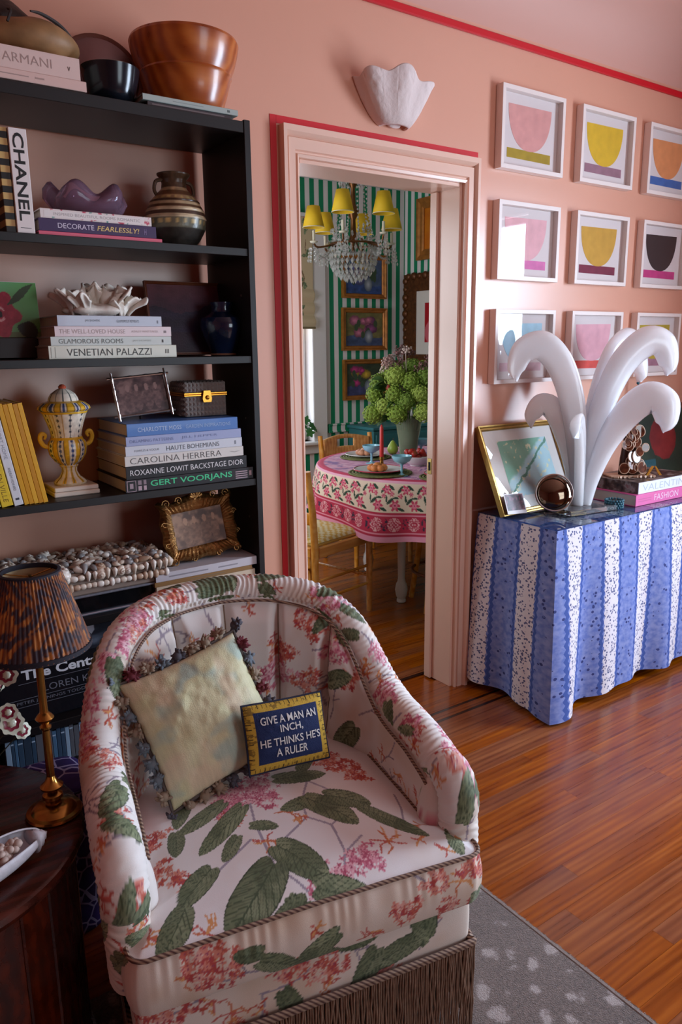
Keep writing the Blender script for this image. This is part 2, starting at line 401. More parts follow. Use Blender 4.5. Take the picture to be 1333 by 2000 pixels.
def row(y0, w, xa, xb, off):
    x = xa-off
    while x < xb:
        ln = random.choice((.75, .95, 1.2, 1.5)); x1 = min(x+ln, xb)
        if x1 > xa+.05 and x1-max(x, xa) > .05: plank(max(x, xa), x1-.0004, y0, w-.0005, plankm)
        x = x1
row(-.138, .138+WT/2, .4, RX1-.005, .3)      # border boards at the wall
row(-.193, .041, .4, RX1-.005, .8)
y = -.207-PW
while y > -2.45:
    row(y, PW, .15 if y > -1.2 else .6, RX1-.005, random.uniform(0, 1.4)); y -= PW
b = MB(); b.box(-.36, .36, -.006, .006, -.006, .0015, .001); o = b.build('threshold_strip', inlay, floor); o.location = ((OX0+OX1)/2, WT+.012, 0)
y = WT+.02
while y < 1.45:
    row(y, PW, 1.4, 3.95, random.uniform(0, 1.4)); y += PW

# ---------------- dining room shell
def stripe_mat(name, period, axis, phase=0, duty=.5):
    M = mat(name, '#ffffff', .55); g = NG(M); s = g.sep(g.n('NewGeometry').outputs['Position'])
    f = g.m('FRACT', g.m('MULTIPLY_ADD', s[axis], 1/period, phase)); t = g.m('LESS_THAN', f, duty)
    g.put(g.b.inputs['Base Color'], g.mix(t, '#e2d9d9', '#0f8259')); return M
ST = stripe_mat('green_stripe_wallpaper', .079, 0); STY = stripe_mat('green_stripe_wallpaper_side', .079, 1); ST2 = stripe_mat('green_stripe_moulding', .079, 0, .5)
DB, DR = 2.6, 3.96
DW = (2.25, 3.07, .72, 2.22)
struct(wall_mesh(.9, DR+.12, 0, 2.66, DB, DB+.16, [DW]).build('wall_dining_back', ST, smooth=False))
struct(swapxy(wall_mesh(WT, DB, 0, 2.66, DR, DR+.12, [])).build('wall_dining_right', STY, smooth=False))
struct(swapxy(wall_mesh(WT, DB, 0, 2.66, .88, 1.0, [(.95, 2.05, .8, 2.2)])).build('wall_dining_left', STY, smooth=False))
b = wall_mesh(1.0, DR, 0, 2.66, WT-.012, WT, [(OX0, OX1, 0, OZ)]); struct(b.build('wall_dining_front', ST, smooth=False))
dceil = mat('dining_ceiling_paint', '#d8cfca', .7)
b = MB(); b.box(.9, DR+.1, WT, DB+.1, 2.62, 2.7); struct(b.build('ceiling', dceil, smooth=False))
dwp = mat('white_trim_paint', '#dcd6d6', .4)
b = MB(); b.box(1.0, DR, DB-.03, DB, 2.575, 2.62, .006); struct(b.build('trim_4', dwp))
b = MB(); b.box(3.205, DR-.001, DB-.02, DB, .775, .835, .006); b.box(3.205, DR-.001, DB-.028, DB, .825, .838, .004); b.box(3.205, DR-.001, DB-.028, DB, .772, .786, .004)
struct(b.build('trim_5', ST2)); tag(bpy.data.objects['trim_5'], 'green and white striped chair rail moulding on the dining wall')
# dining window: casing, sill, sashes
b = MB(); b.box(DW[1]-.005, 3.19, DB-.03, DB, .72, 2.34, .005); b.box(2.13, DW[0]+.005, DB-.03, DB, .72, 2.34, .005); b.box(DW[0]+.006, DW[1]-.006, DB-.03, DB, 2.2, 2.34, .005)
wn = struct(b.build('window_3', dwp)); tag(wn, 'white framed dining room window with floral shade and ivy')
b = MB(); b.box(2.10, 3.235, DB-.07, DB+.155, .695, .72, .006); b.box(2.12, 3.21, DB-.025, DB, .625, .695, .006); b.build('window_sill', dwp, wn)
for a, c_ in ((2.255, 2.30), (3.02, 3.065)):
    b = MB(); b.box(a, c_, DB+.07, DB+.11, .721, 2.2, .004); b.build('window_stile', dwp, wn)
for a, c_ in ((.721, .77), (1.44, 1.48), (2.15, 2.199)):
    b = MB(); b.box(2.301, 3.019, DB+.07, DB+.11, a, c_, .004); b.build('window_rail', dwp, wn)
for a, c_ in ((.7705, 1.4395), (1.4805, 2.1495)):
    b = MB(); b.box(2.301, 3.019, DB+.088, DB+.092, a, c_); b.build('window_pane', glass, wn)
sash_window('window_4', .96, 2.04, .81, 2.19, .94, 'x')
# ================================================================ BOOKCASE AND WHAT STANDS ON IT
blk = mat('black_brown_veneer', '#100c0d', .42, bump=.05, bscale=120, stretch=(1, 8, 8))
BX0, BX1, BY, BZ = .235, 1.040, -.280, 2.0
bc = thing('bookcase', 'tall black open bookcase against the pink wall left of the doorway', 'bookcase', (0, 0, 0))
for x0, x1 in ((BX0, BX0+.018), (BX1-.018, BX1)):
    b = MB(); b.box(x0, x1, BY, -.018, 0, BZ, .001); b.build('side_panel', blk, bc)
b = MB(); b.box(BX0+.0185, BX1-.0185, BY+.002, -.018, BZ-.032, BZ-.004, .001); b.build('top_board', blk, bc)
SHZ = {1: 1.680, 2: 1.396, 3: 1.050, 4: .735, 5: .475, 6: .355}
for k, z in SHZ.items():
    b = MB(); b.box(BX0+.0185, BX1-.0185, BY+.004, -.018, z-.020, z, .001); b.build('shelf', blk, bc)
b = MB(); b.box(BX0+.0185, BX1-.0185, BY+.02, -.05, .06, .08); b.box(BX0+.0185, BX1-.0185, BY+.02, BY+.035, .002, .0595); b.build('plinth', blk, bc)
for z in (1.56, 1.22, .93):
    b = MB(); b.lathe([(.003, 0), (.003, .004)], 10); o = b.build('shelf_pin', mat('pin_metal', '#8a8580', .3, 1), bc); o.rotation_euler = (0, -pi/2, 0); o.location = (BX1-.0185, -.235, z)

pg = mat('page_edges', '#cfc3b2', .85, bump=.25, bscale=40, stretch=(1, 1, 40))
pgd = mat('aged_page_edges', '#b7a58c', .9, bump=.25, bscale=40, stretch=(1, 1, 40))
def book(label, Ln, D, T, cover, loc, rot=(0, 0, 0), stand=False, texts=(), group=None, pages=None, t=.0025, rough=.45, name='book', bands=()):
    cm = mat('cover_'+cover.strip('#') if isinstance(cover, str) else cover.name, cover, rough, coat=.15) if isinstance(cover, str) else cover
    e = thing(name, label, 'book', loc, rot if not stand else (rot[0], rot[1]+pi/2, rot[2]), group); e.rotation_mode = 'XYZ'
    x0, x1 = (-Ln, 0) if stand else (0, Ln)
    b = MB(); b.prism([(0, .001), (.001, 0), (D, 0), (D, t), (t, t), (t, T-t), (D, T-t), (D, T), (.001, T), (0, T-.001)], x0, x1, 'x'); b.build('cover', cm, e, smooth=False)
    b = MB(); b.box(x0+.003, x1-.003, t+.0002, D-.004, t+.0001, T-t-.0001); b.build('pages', pages or pg, e, smooth=False)
    xm = (x0+x1)/2
    for tx in texts:
        s, fx, fz, w, h, c = tx[:6]; bold = tx[6] if len(tx) > 6 else 0; sh = tx[7] if len(tx) > 7 else 0
        lettering(s, e, mat('ink_'+c.strip('#'), c, .5), x0+fx*Ln, fz*T, w*Ln, h*T, -.0004, 'spine_lettering', bold, sh)
    for fx0, fx1, fz0, fz1, c in bands:
        b = MB(); b.box(x0+fx0*Ln, x0+fx1*Ln, -.0003, .0004, fz0*T, fz1*T); b.build('spine_band', mat('ink_'+c.strip('#'), c, .5), e, smooth=False)
    return e
# --- on top
G = 'books lying on top of the bookcase'
book('wide pale pink book with grey capitals, upper of two on the bookcase top', .315, .24, .047, '#dcc0b6', (.292, -.268, BZ+.0225), texts=[('GIORGIO ARMANI', .43, .52, .74, .40, '#a58a82', -.01), ('v', .92, .45, .02, .2, '#4a3a36')], group=G)
book('thinner pale pink book beneath the grey-lettered one on the bookcase top', .335, .25, .022, '#dbb9ae', (.283, -.272, BZ), texts=[], group=G, bands=[(.42, .62, .45, .55, '#a98e85'), (.66, .72, .42, .58, '#a98e85')])
book('thin pale grey-green book under the large brown bowl, upper of two', .258, .2, .014, '#a9b3ac', (.757, -.262, BZ+.011), group=G, bands=[(.88, .91, .3, .7, '#59625e'), (.30, .62, .42, .55, '#8d9892')])
book('slim dark book at the bottom beneath the brown bowl', .225, .2, .0105, '#3d3236', (.77, -.258, BZ), group=G, bands=[(.05, .92, .35, .6, '#7a6a68')])
# carved gourd vessel
e = thing('carved_gourd', 'dark brown and tan carved gourd lying on the pale books', 'gourd', (.49, -.17, BZ+.0697))
def blob(rx, ry, rz, c, fn, nu=40, nv=22):
    a = np.linspace(0, 2*pi, nu, endpoint=False); bb = np.linspace(-pi/2, pi/2, nv)
    A, Bt = np.meshgrid(a, bb, indexing='ij'); k = fn(A, Bt)
    return np.stack([c[0]+rx*k*np.cos(Bt)*np.cos(A), c[1]+ry*k*np.cos(Bt)*np.sin(A), c[2]+rz*k*np.sin(Bt)], -1)
b = MB(); b.grid(blob(.095, .07, .052, (-.02, .03, .078), lambda A, B: 1+.08*np.sin(3*A)+.05*np.cos(5*B)), cu=True); b.build('dark_lobe', mat('dark_gourd', '#2b1d17', .55, bump=.6, bscale=60, var=.4, vscale=30), e, sharp=0)
b = MB(); b.grid(blob(.115, .075, .045, (.02, -.015, .042), lambda A, B: 1+.1*np.cos(A)+.04*np.sin(4*A)), cu=True); b.build('tan_shell', mat('tan_gourd', '#8f6a44', .55, var=.3, vscale=20), e, sharp=0)
b = MB(); b.tube(wire([(.02, -.09, .08), (.05, -.07, .086), (.09, -.05, .08), (.12, -.04, .06), (.135, -.03, .035)], 20), [.002+.003*math.sin(pi*k/19) for k in range(20)], 6); b.tube(wire([(-.03, -.088, .05), (-.02, -.085, .075), (-.02, -.06, .086)], 10), .003, 6); b.build('dark_rim', mat('dark_rim', '#241a16', .6), e)
# leaning plate
e = thing('leaning_plate', 'round grey-lilac plate with a brown rim leaning on the wall', 'plate', (.722, -.075, BZ-.0035), (math.radians(80), 0, math.radians(-8)))
b = MB(); b.lathe([(0, .004), (.070, .004), (.080, .007), (.096, .014), (.100, .014), (.098, .010), (.080, .001), (.0, 0)], 48, c=(0, .108, 0), sx=1.08, sy=1.08); b.build('rim', mat('brown_glaze', '#6b3a2c', .3), e, sharp=30)
b = MB(); b.lathe([(0, .0052), (.068, .0052), (.086, .0115), (.090, .0130)], 48, c=(0, .108, 0), sx=1.08, sy=1.08); b.build('glazed_well', mat('lilac_glaze', '#b09ba0', .3, var=.15), e, sharp=0)
# dark bowl
def bowl_prof(R, H, foot, th, k=.55):
    out = [(foot*.2, 0), (foot, 0), (foot, .006)]
    for i in range(1, 15): t = i/14; out.append((foot+(R-foot)*t**k, .006+(H-.006)*t))
    out.append((R-th/2, H+th*.3)); inn = [(max(r-th, 0.001), max(z, th+.004)) for r, z in out[::-1][1:-2]]
    return out+inn+[(0.0005, th+.004)]
e = thing('dark_bowl', 'small glossy black-blue bowl on the bookcase top', 'bowl', (.702, -.200, BZ))
b = MB(); b.lathe(bowl_prof(.070, .082, .035, .005, .42), 48); b.build('bowl_body', mat('dark_glaze', '#15181f', .18, var=.35, vscale=14), e, sharp=40)
# big brown bowl
e = thing('turned_wooden_bowl', 'large orange-brown turned bowl resting on thin books', 'bowl', (.925, -.145, BZ+.0255))
prof = [(.02, 0), (.088, 0), (.094, .008), (.108, .05), (.118, .085), (.1215, .090), (.1195, .095), (.130, .118), (.139, .150), (.142, .168), (.139, .175), (.133, .172), (.128, .15), (.11, .09), (.08, .02), (.001, .012)]
b = MB(); b.lathe(prof, 64)
wb = wood_mat('turned_wood', '#8a3d18', '#a8541f', '#bd6a2e', .3, .4, .7, .3, .0); b.build('bowl_body', wb, e, sharp=25)
# --- compartment 1
z = SHZ[1]
st = mat('black_gold_stripe_cover', '#14110f', .4); g = NG(st); s = g.sep(g.n('TexCoord').outputs['Object']); g.put(g.b.inputs['Base Color'], g.mix(g.m('LESS_THAN', g.m('FRACT', g.m('MULTIPLY', s[0], 1/.0285)), .5), '#171210', '#c9a565'))
book('upright book with black and gold striped spine beside the white lettered book', .222, .2, .0215, st, (.4135, -.262, z), stand=True)
book('upright white book with large black capitals down its spine', .222, .2, .0385, '#e6dcd8', (.4365, -.268, z), stand=True, texts=[('CHANEL', .46, .5, .84, .62, '#171314', .02)], bands=[(.945, .95, .2, .8, '#171314')])
G = 'stack under the purple glass bowl'
book('pink cover edge book at the bottom of the stack under the purple bowl', .300, .2, .0095, '#e2647c', (.484, -.264, z), group=G)
book('purple book with white and gold title under the purple bowl', .284, .2, .0285, '#3a2350', (.486, -.262, z+.0097), texts=[('DECORATE', .30, .50, .30, .40, '#d9cfe0'), ('FEARLESSLY!', .66, .50, .37, .40, '#e0bf78', .01, .2), ('H', .90, .5, .02, .5, '#8b78a0')], group=G)
jm = mat('floral_jacket', '#e3d9d5', .45); g = NG(jm); n = g.n('TexNoise', Vector=g.n('TexCoord').outputs['Object'], Scale=55.0, Detail=2.0); g.put(g.b.inputs['Base Color'], g.ramp(n.outputs[0], [(0, '#b03a4a'), (.36, '#c8556a'), (.42, '#e3d7d2'), (.62, '#e3d7d2'), (.68, '#4f8f86')]))
book('white book with pink floral edges on top of the purple book', .268, .2, .0215, jm, (.492, -.260, z+.0385), texts=[('INSPIRED BEAUTIFUL ROOMS ROMANTIC', .50, .5, .78, .30, '#a49a98')], group=G, bands=[(.03, .93, .18, .82, '#e6deda')])
# purple glass bowl with lobed rim
e = thing('glass_bowl', 'lobed translucent purple glass bowl on the floral book', 'bowl', (.632, -.165, z+.0602))
A = []; n = 96
for i in range(n):
    a = 2*pi*i/n; lob = 1+.10*math.cos(5*a+.5)
    rowp = []
    for r, zz in ((.012, 0), (.05, .002), (.072, .016), (.082, .036), (.080, .052), (.070, .064), (.064, .066), (.062, .063), (.070, .050), (.073, .036), (.062, .016), (.04, .008), (.003, .006)):
        k = 1+(lob-1)*min(1, zz/.03); zt = zz*(1+.22*math.cos(5*a+.5)*min(1, zz/.05))
        rowp.append((r*k*1.2*math.cos(a+.5*zz/.06), r*k*.85*math.sin(a+.5*zz/.06), zt))
    A.append(rowp)
b = MB(); b.grid(np.array(A), cu=True); b.build('lobed_body', mat('purple_glass', '#b58fa8', .05, trans=.75, ior=1.25, spec=.8), e, sharp=0)
# banded pot
e = thing('banded_pot', 'round earthenware pot with brown and cream bands on the top shelf', 'pot', (.872, -.152, z))
prof = [(.02, 0), (.042, 0), (.045, .004), (.062, .022), (.078, .050), (.0815, .075), (.0825, .078), (.0805, .081), (.078, .094), (.0785, .097), (.076, .100), (.066, .118), (.0665, .121), (.063, .124), (.046, .142), (.034, .154), (.032, .168), (.034, .178), (.043, .188), (.044, .192), (.040, .193), (.030, .178), (.027, .16), (.001, .12)]
P = []; n = 72; C = []
zz = np.interp(np.linspace(0, 1, 160), np.linspace(0, 1, len(prof)), [p[1] for p in prof]); rr = np.interp(np.linspace(0, 1, 160), np.linspace(0, 1, len(prof)), [p[0] for p in prof])
a = np.linspace(0, 2*pi, n, endpoint=False); AA, RR = np.meshgrid(a, rr, indexing='ij'); _, ZZ = np.meshgrid(a, zz, indexing='ij')
c = np.tile(hx('#6b513c'), (n*160, 1)); zf = ZZ.ravel(); af = AA.ravel(); nz = fbm(af*4, zf*90)
for z0, z1, h in ((0, .05, '#3a3530'), (.05, .075, '#6d6a58'), (.075, .083, '#c9b593'), (.083, .092, '#4d3a2e'), (.092, .1, '#cbb592'), (.1, .108, '#5a3f2c'), (.108, .116, '#c2a883'), (.116, .122, '#4d3527'), (.122, .134, '#a4825e'), (.134, .146, '#6b4a33'), (.146, .155, '#b79a74'), (.155, .2, '#54402f')):
    c[(zf >= z0) & (zf < z1)] = hx(h)
k = (np.sin(af*22) > .2) & (((zf > .062) & (zf < .070)) | ((zf > .124) & (zf < .132))); c[k] = hx('#c4a970')
c *= (.75+.5*nz)[:, None]
b = MB(); b.grid(np.stack([RR*np.cos(AA), RR*np.sin(AA), ZZ], -1), cu=True, col=c); b.build('pot_body', paintmat('glazed_earthenware', .28, .15, 120), e, sharp=0)
for s in (-1, 1):
    b = MB(); b.tube(wire([(s*.033, 0, .176), (s*.05, 0, .170), (s*.056, 0, .150), (s*.05, 0, .136)], 12), .005, 8); b.build('handle', mat('brown_handle_glaze', '#54402f', .35), e)

# --- compartment 2
z = SHZ[2]; G = 'stack under the white coral'
book('thick cream book with spaced black capitals, bottom of the coral stack', .325, .22, .0315, '#d3d3c2', (.4815, -.262, z), texts=[('VENETIAN PALAZZI', .46, .5, .66, .54, '#41433f'), ('III', .92, .5, .03, .35, '#41433f')], group=G, bands=[(.015, .02, .1, .9, '#9fa294'), (.045, .05, .1, .9, '#9fa294')])
book('pale grey-green book with grey capitals, third from top under the coral', .305, .22, .0215, '#c9d0c9', (.4885, -.262, z+.0317), texts=[('GLAMOROUS ROOMS', .32, .5, .52, .52, '#6d7470'), ('JAN SHOWERS', .74, .5, .16, .25, '#aab0aa')], group=G, bands=[(.915, .93, .3, .65, '#44403e')])
book('pale pink book with faint capitals, second from top under the coral', .295, .22, .0245, '#dfcdcd', (.4995, -.262, z+.0534), texts=[('THE WELL-LOVED HOUSE', .31, .5, .55, .42, '#b5a3a0'), ('ASHLEY WHITTAKER', .76, .5, .24, .22, '#b9a8a5')], group=G, bands=[(.93, .955, .35, .6, '#8a7b7b')])
book('pale blue-grey book on top of the stack, directly under the coral', .262, .2, .0255, '#bcc3cf', (.508, -.262, z+.0781), texts=[('JAN SHOWERS', .32, .5, .14, .25, '#6b7078'), ('GLAMOROUS RETREATS', .66, .5, .22, .25, '#6b7078')], group=G, bands=[(.95, .965, .3, .6, '#7a7f88')])
# white coral / ruffled shell
e = thing('white_coral', 'white ruffled coral piece on top of the pale books', 'coral', (.628, -.172, z+.1038))
cm = mat('coral_white', '#e6dccf', .5, bump=.3, bscale=90, sss=.1)
rg = random.Random(11)
for k in range(20):
    a0 = rg.uniform(0, 2*pi); rad = rg.uniform(.02, .075); cx_, cy_ = rad*1.15*math.cos(a0), rad*.7*math.sin(a0)
    w0 = rg.uniform(.02, .036); h0 = rg.uniform(.075, .105)*(1.12-rad*8.5); h0 = max(h0, .030); ph = rg.uniform(0, 6); tl = rg.uniform(-.6, .6)
    U, V = np.meshgrid(np.linspace(-1, 1, 26), np.linspace(0, 1, 14), indexing='ij')
    fl = V**1.3; X = U*w0*(.35+.75*fl); Y = .016*fl*np.sin(U*4.5+ph)+tl*.02*fl+.030*np.clip(V-.6, 0, 1)**1.0*np.sign(tl); Zz = h0*V*(1-.25*U*U)+.006*fl*np.sin(U*9+ph)
    ca, sa = math.cos(a0+1.57), math.sin(a0+1.57); out = .18*fl*rad
    P = np.stack([cx_+X*ca-Y*sa+out*math.cos(a0), cy_+X*sa+Y*ca+out*math.sin(a0), Zz+.001], -1)
    b = MB(); b.grid(P); o = b.build('ruffle', cm, e, sharp=0); sm = o.modifiers.new('thickness', 'SOLIDIFY'); sm.thickness = .0055
b = MB(); b.grid(blob(.075, .045, .016, (0, 0, .0155), lambda A, B: 1+.12*np.sin(5*A)), cu=True); b.build('coral_base', cm, e, sharp=0)
# framed dark purple painting
pmat = paintmat('painting_oil', .45, .12, 200)
def frame_rect(e, w, h, fw, fd, m_, nm='frame', prof=None):
    """mitred frame in XZ, bottom edge at z=0, centred in x, front toward -y"""
    prof = prof or [(0, 0), (0, fd), (.25, fd*1.0), (.5, fd*.7), (.8, fd*.75), (1, fd*.5), (1, 0)]
    b = MB(); k = len(prof); st = []
    for sx, sz in ((-1, 0), (1, 0), (1, 1), (-1, 1)):
        for u, d in prof: st.append((sx*(w/2-u*fw), -d, (u*fw if sz == 0 else h-u*fw)))
    b.add(st, [(i*k+q, ((i+1) % 4)*k+q, ((i+1) % 4)*k+q+1, i*k+q+1) for i in range(4) for q in range(k-1)])
    b.box(-w/2+.002, w/2-.002, -.002, .004, .002, h-.002)
    return b.build(nm, m_, e, sharp=25)
e = thing('framed_painting', 'small dark purple landscape in a thin orange-brown frame behind the blue vase', 'painting', (.915, -.105, z+.003), (math.radians(-9), 0, 0))
frame_rect(e, .235, .205, .008, .012, mat('orange_brown_frame', '#6e3a1f', .4))
def fpurp(u, v):
    nz = fbm(u*6, v*9); mt = .55+.16*fbm(u*5, 0*u)+.05*np.sin(u*9)
    c = lerp(hx('#4a2a3e'), hx('#6b3b44'), sstep(.6, 1, v)); c = np.where((v < mt)[:, None], hx('#2c2038')*(.7+.6*nz)[:, None], c*(.8+.4*nz)[:, None]); c = np.where((v < .3)[:, None], lerp(hx('#2a1a2c'), hx('#3a2434'), nz), c); return c
canvas('canvas', .219, .189, .003, fpurp, pmat, e, -.005, 0, .008)
# blue vase
e = thing('blue_vase', 'small round dark blue glazed vase at the end of the shelf', 'vase', (.995, -.158, z))
b = MB(); b.lathe([(.015, 0), (.034, 0), (.036, .004), (.035, .008), (.050, .040), (.062, .072), (.064, .090), (.058, .106), (.040, .116), (.031, .122), (.029, .135), (.033, .146), (.033, .149), (.029, .148), (.024, .135), (.026, .12), (.001, .10)], 56)
bm_ = mat('blue_glaze', '#12213f', .16, var=.5, vscale=12, coat=.4); b.build('vase_body', bm_, e, sharp=30)
b = MB(); b.tube([(.0355*math.cos(t), .0355*math.sin(t), .004) for t in np.linspace(0, 2*pi, 32, endpoint=False)], .0028, 6, closed=True); b.build('foot_ring', mat('bare_clay', '#8c6148', .7), e)
# flower card in a clear stand
e = thing('flower_print', 'red anemone print on a green ground standing at the left of the shelf', 'print', (.435, -.125, z+.001), (math.radians(-6), 0, 0))
b = MB(); b.box(-.072, .072, -.012, .012, 0, .052, .002); b.build('stand', mat('dark_stand', '#1d1312', .3), e)
def fflow(u, v):
    c = np.where((v > .1)[:, None], lerp(hx('#7fb98a'), hx('#5f9a4f'), u), hx('#6b7a4a')); d = np.hypot((u-.30)*1.1, v-.42); a = np.arctan2(v-.42, u-.30)
    R = .38+.06*np.cos(5*a+.6); nz = fbm(u*14, v*14)
    c = np.where((d < R)[:, None], lerp(hx('#8f1e33'), hx('#c2384c'), nz), c); c = np.where((d < .07)[:, None], hx('#2a1a18'), c)
    c = np.where(((np.abs(d-.12) < .02) & (nz > .5))[:, None], hx('#e0a0a0'), c)
    lf = (np.abs((v-.62)-(u-.5)*.8) < .09*np.sin(np.clip((u-.45)/.5, 0, 1)*pi)); c = np.where(lf[:, None], hx('#3c4a30'), c)
    lf = (np.hypot((u-.8), v-.18) < .16+.05*np.sin(a*7)); c = np.where(lf[:, None], hx('#262a1c'), c); return c
b = MB(); b.box(-.068, .068, -.003, .003, .0525, .188); b.build('card', mat('card_edge', '#d8d0c4', .7), e, smooth=False)
canvas('print', .135, .134, .002, fflow, paintmat('satin_print', .35), e, -.0036, 0, .053)

# --- compartment 3
z = SHZ[3]; G = 'upright books at the left of the third shelf'
tl = math.radians(-9)
def upright(label, x, Ln, T, cover, tilt, texts=(), D=.2, y=-.262, **kw):
    # leaning to the left: bottom at x, tilted about the view axis
    return book(label, Ln, D, T, cover, (x, y, z+.0005), rot=(0, tilt, 0), stand=True, texts=texts, group=G, **kw)
upright('green-yellow upright book at the far left of the third shelf', .318, .225, .020, '#b3b56a', tl)
upright('bright yellow upright book with dark title, left of the white spine', .3405, .258, .026, '#e0bf2a', tl, texts=[('GLEN VILLE', .78, .5, .36, .42, '#6b5210', -.01, .15), ('HOUSES', .45, .5, .2, .25, '#6b5210')])
upright('white upright book with small grey title between the yellow spines', .369, .262, .021, '#d9dade', tl, texts=[('STYLE COMFORT HOME', .30, .5, .52, .36, '#9aa0ab'), ('ANDREW HOWARD', .75, .5, .22, .28, '#54585f')], bands=[(.93, .95, .3, .7, '#3b4049')])
for k in range(5): upright(('leftmost','second','middle','fourth','rightmost')[k]+' of five thin golden yellow upright books beside the urn', .392+k*.0112, .248-.002*(k % 2), .0108, ('#d39a1c', '#c98c14', '#dba42a', '#c08312', '#d8a020')[k], tl, rough=.35)
# majolica urn on marble slabs
e = thing('marble_block', 'pair of stacked cream marble slabs under the painted urn', 'slab', (.532, -.160, z))
mm = mat('cream_marble', '#d6c4b4', .3, var=.12, vscale=18)
b = MB(); b.box(-.058, .058, -.058, .058, 0, .012, .002); b.build('lower_slab', mm, e)
b = MB(); b.box(-.056, .056, -.056, .056, .0125, .024, .002); b.build('upper_slab', mm, e)
e = thing('majolica_urn', 'yellow and white painted lidded urn with scroll handles', 'urn', (.532, -.160, z+.0242))
def painted_lathe(prof, fn, n=128, m=220):
    s = np.r_[0, np.cumsum(np.hypot(*np.diff(np.array(prof).T)))]; t = np.linspace(0, s[-1], m)
    r = np.interp(t, s, [p[0] for p in prof]); zz = np.interp(t, s, [p[1] for p in prof]); a = np.linspace(0, 2*pi, n, endpoint=False)
    A, R = np.meshgrid(a, r, indexing='ij'); _, Z_ = np.meshgrid(a, zz, indexing='ij')
    b = MB(); b.grid(np.stack([R*np.cos(A), R*np.sin(A), Z_], -1), cu=True, col=fn(A.ravel(), Z_.ravel(), R.ravel())); return b
def urncol(a, zz, r):
    c = np.tile(hx('#e2d6c4'), (len(a), 1)); k = 10; s = (a*k/(2*pi)) % 1; s2 = np.abs(s-.5)*2; nz = fbm(a*9, zz*120)
    Yl, Bl, Gn = hx('#d9a72e'), hx('#3d4c78'), hx('#5f6b4a')
    low = zz < .155
    pane = (s2 < .55)
    body = (zz > .050) & (zz < .118)
    c[body & ~pane] = Yl; c[body & (np.abs(s2-.55) < .07)] = hx('#7a5a1c')
    c[body & pane & (s2 < .16+.12*np.sin(zz*500))] = Bl
    neck = (zz > .124) & (zz < .185); c[neck & (s2 < .10+.10*np.sin(zz*420))] = hx('#4a4a52'); c[neck & (np.abs(s2-.7) < .05)] = hx('#b98c3a')
    c[(zz > .118) & (zz < .124)] = Yl; c[(zz < .05) & (s2 < .35)] = Yl; c[(zz < .045) & (s2 < .12)] = Gn; c[zz < .006] = hx('#d8c8a8')
    c[(zz > .185)&(zz<.190)] = Yl
    return c*(.85+.25*nz)[:, None]
prof = [(.005, 0), (.040, 0), (.042, .005), (.038, .010), (.026, .020), (.019, .034), (.020, .044), (.024, .048), (.023, .052), (.034, .060), (.046, .078), (.049, .095), (.047, .110), (.040, .120), (.038, .126), (.040, .140), (.046, .160), (.054, .182), (.057, .187), (.057, .190), (.050, .190), (.03, .17), (.001, .16)]
painted_lathe(prof, urncol).build('urn_body', paintmat('majolica_glaze', .2), e, sharp=40)
def lidcol(a, zz, r):
    c = np.tile(hx('#e2d6c4'), (len(a), 1)); s = (a*12/(2*pi)) % 1; s2 = np.abs(s-.5)*2; rim = zz < .212
    c[rim] = hx('#d9a72e'); c[rim & (s2 < .5)] = hx('#ded2c0'); c[rim & (s2 < .25)] = hx('#3d4c78'); c[rim & (np.abs(s2-.5) < .08)] = hx('#7a5a1c')
    top = zz > .216; c[top & (s2 < .14)] = hx('#4a5050'); c[(zz > .212) & (zz <= .216)] = hx('#d9a72e'); c[zz > .247] = hx('#b5523a'); return c
lid = painted_lathe([(.040, .1908), (.060, .1908), (.066, .196), (.064, .203), (.052, .212), (.038, .216), (.036, .224), (.030, .234), (.016, .244), (.009, .247), (.010, .252), (.005, .257), (.0005, .258)], lidcol).build('lid', paintmat('majolica_glaze', .2), e, sharp=40)
for s in (-1, 1):
    b = MB(); b.tube(wire([(s*.040, 0, .098), (s*.058, 0, .104), (s*.066, 0, .120), (s*.062, 0, .134), (s*.052, 0, .130), (s*.056, 0, .120)], 20), [.006]*14+[.005, .0045, .004, .004, .0035, .003], 8); b.build('handle', mat('yellow_glaze', '#d3a233', .25), e)
# stack of six books
G = 'stack of six books on the third shelf'
def sb(label, zz, Ln, T, cover, x, texts, rz=0, D=.24, **kw): return book(label, Ln, D, T, cover, (x, -.268, z+zz), (0, 0, rz), texts=texts, group=G, **kw)
sb('black book with green capitals and pink ornament, bottom of the six-book stack', 0, .376, .0335, '#17151a', .642, [('GERT VOORJANS', .50, .5, .64, .60, '#46c98b', .012)], bands=[(.01, .075, .06, .1, '#b59aa2'), (.01, .075, .88, .92, '#b59aa2'), (.01, .014, .1, .88, '#b59aa2'), (.071, .075, .1, .88, '#b59aa2'), (.03, .055, .3, .7, '#a08a92'), (.09, .115, .1, .45, '#b59aa2'), (.09, .115, .55, .9, '#8f7a82'), (.13, .15, .1, .45, '#b59aa2'), (.13, .15, .55, .9, '#8f7a82'), (.85, .95, .12, .2, '#b59aa2'), (.85, .95, .3, .38, '#b59aa2'), (.85, .95, .48, .56, '#b59aa2'), (.85, .95, .66, .74, '#b59aa2'), (.965, .985, .3, .7, '#b59aa2')])
sb('black book with white serif capitals, second from the bottom of the stack', .0337, .352, .035, '#101015', .646, [('ROXANNE LOWIT BACKSTAGE DIOR', .50, .5, .94, .42, '#dcd8d8')])
sb('cream book with thin dark capitals, third from the bottom of the stack', .0689, .344, .0265, '#d9d4cc', .645, [('CAROLINA HERRERA', .42, .5, .76, .60, '#4d4a4a', -.012), ('v', .92, .5, .10, .12, '#8d8884')])
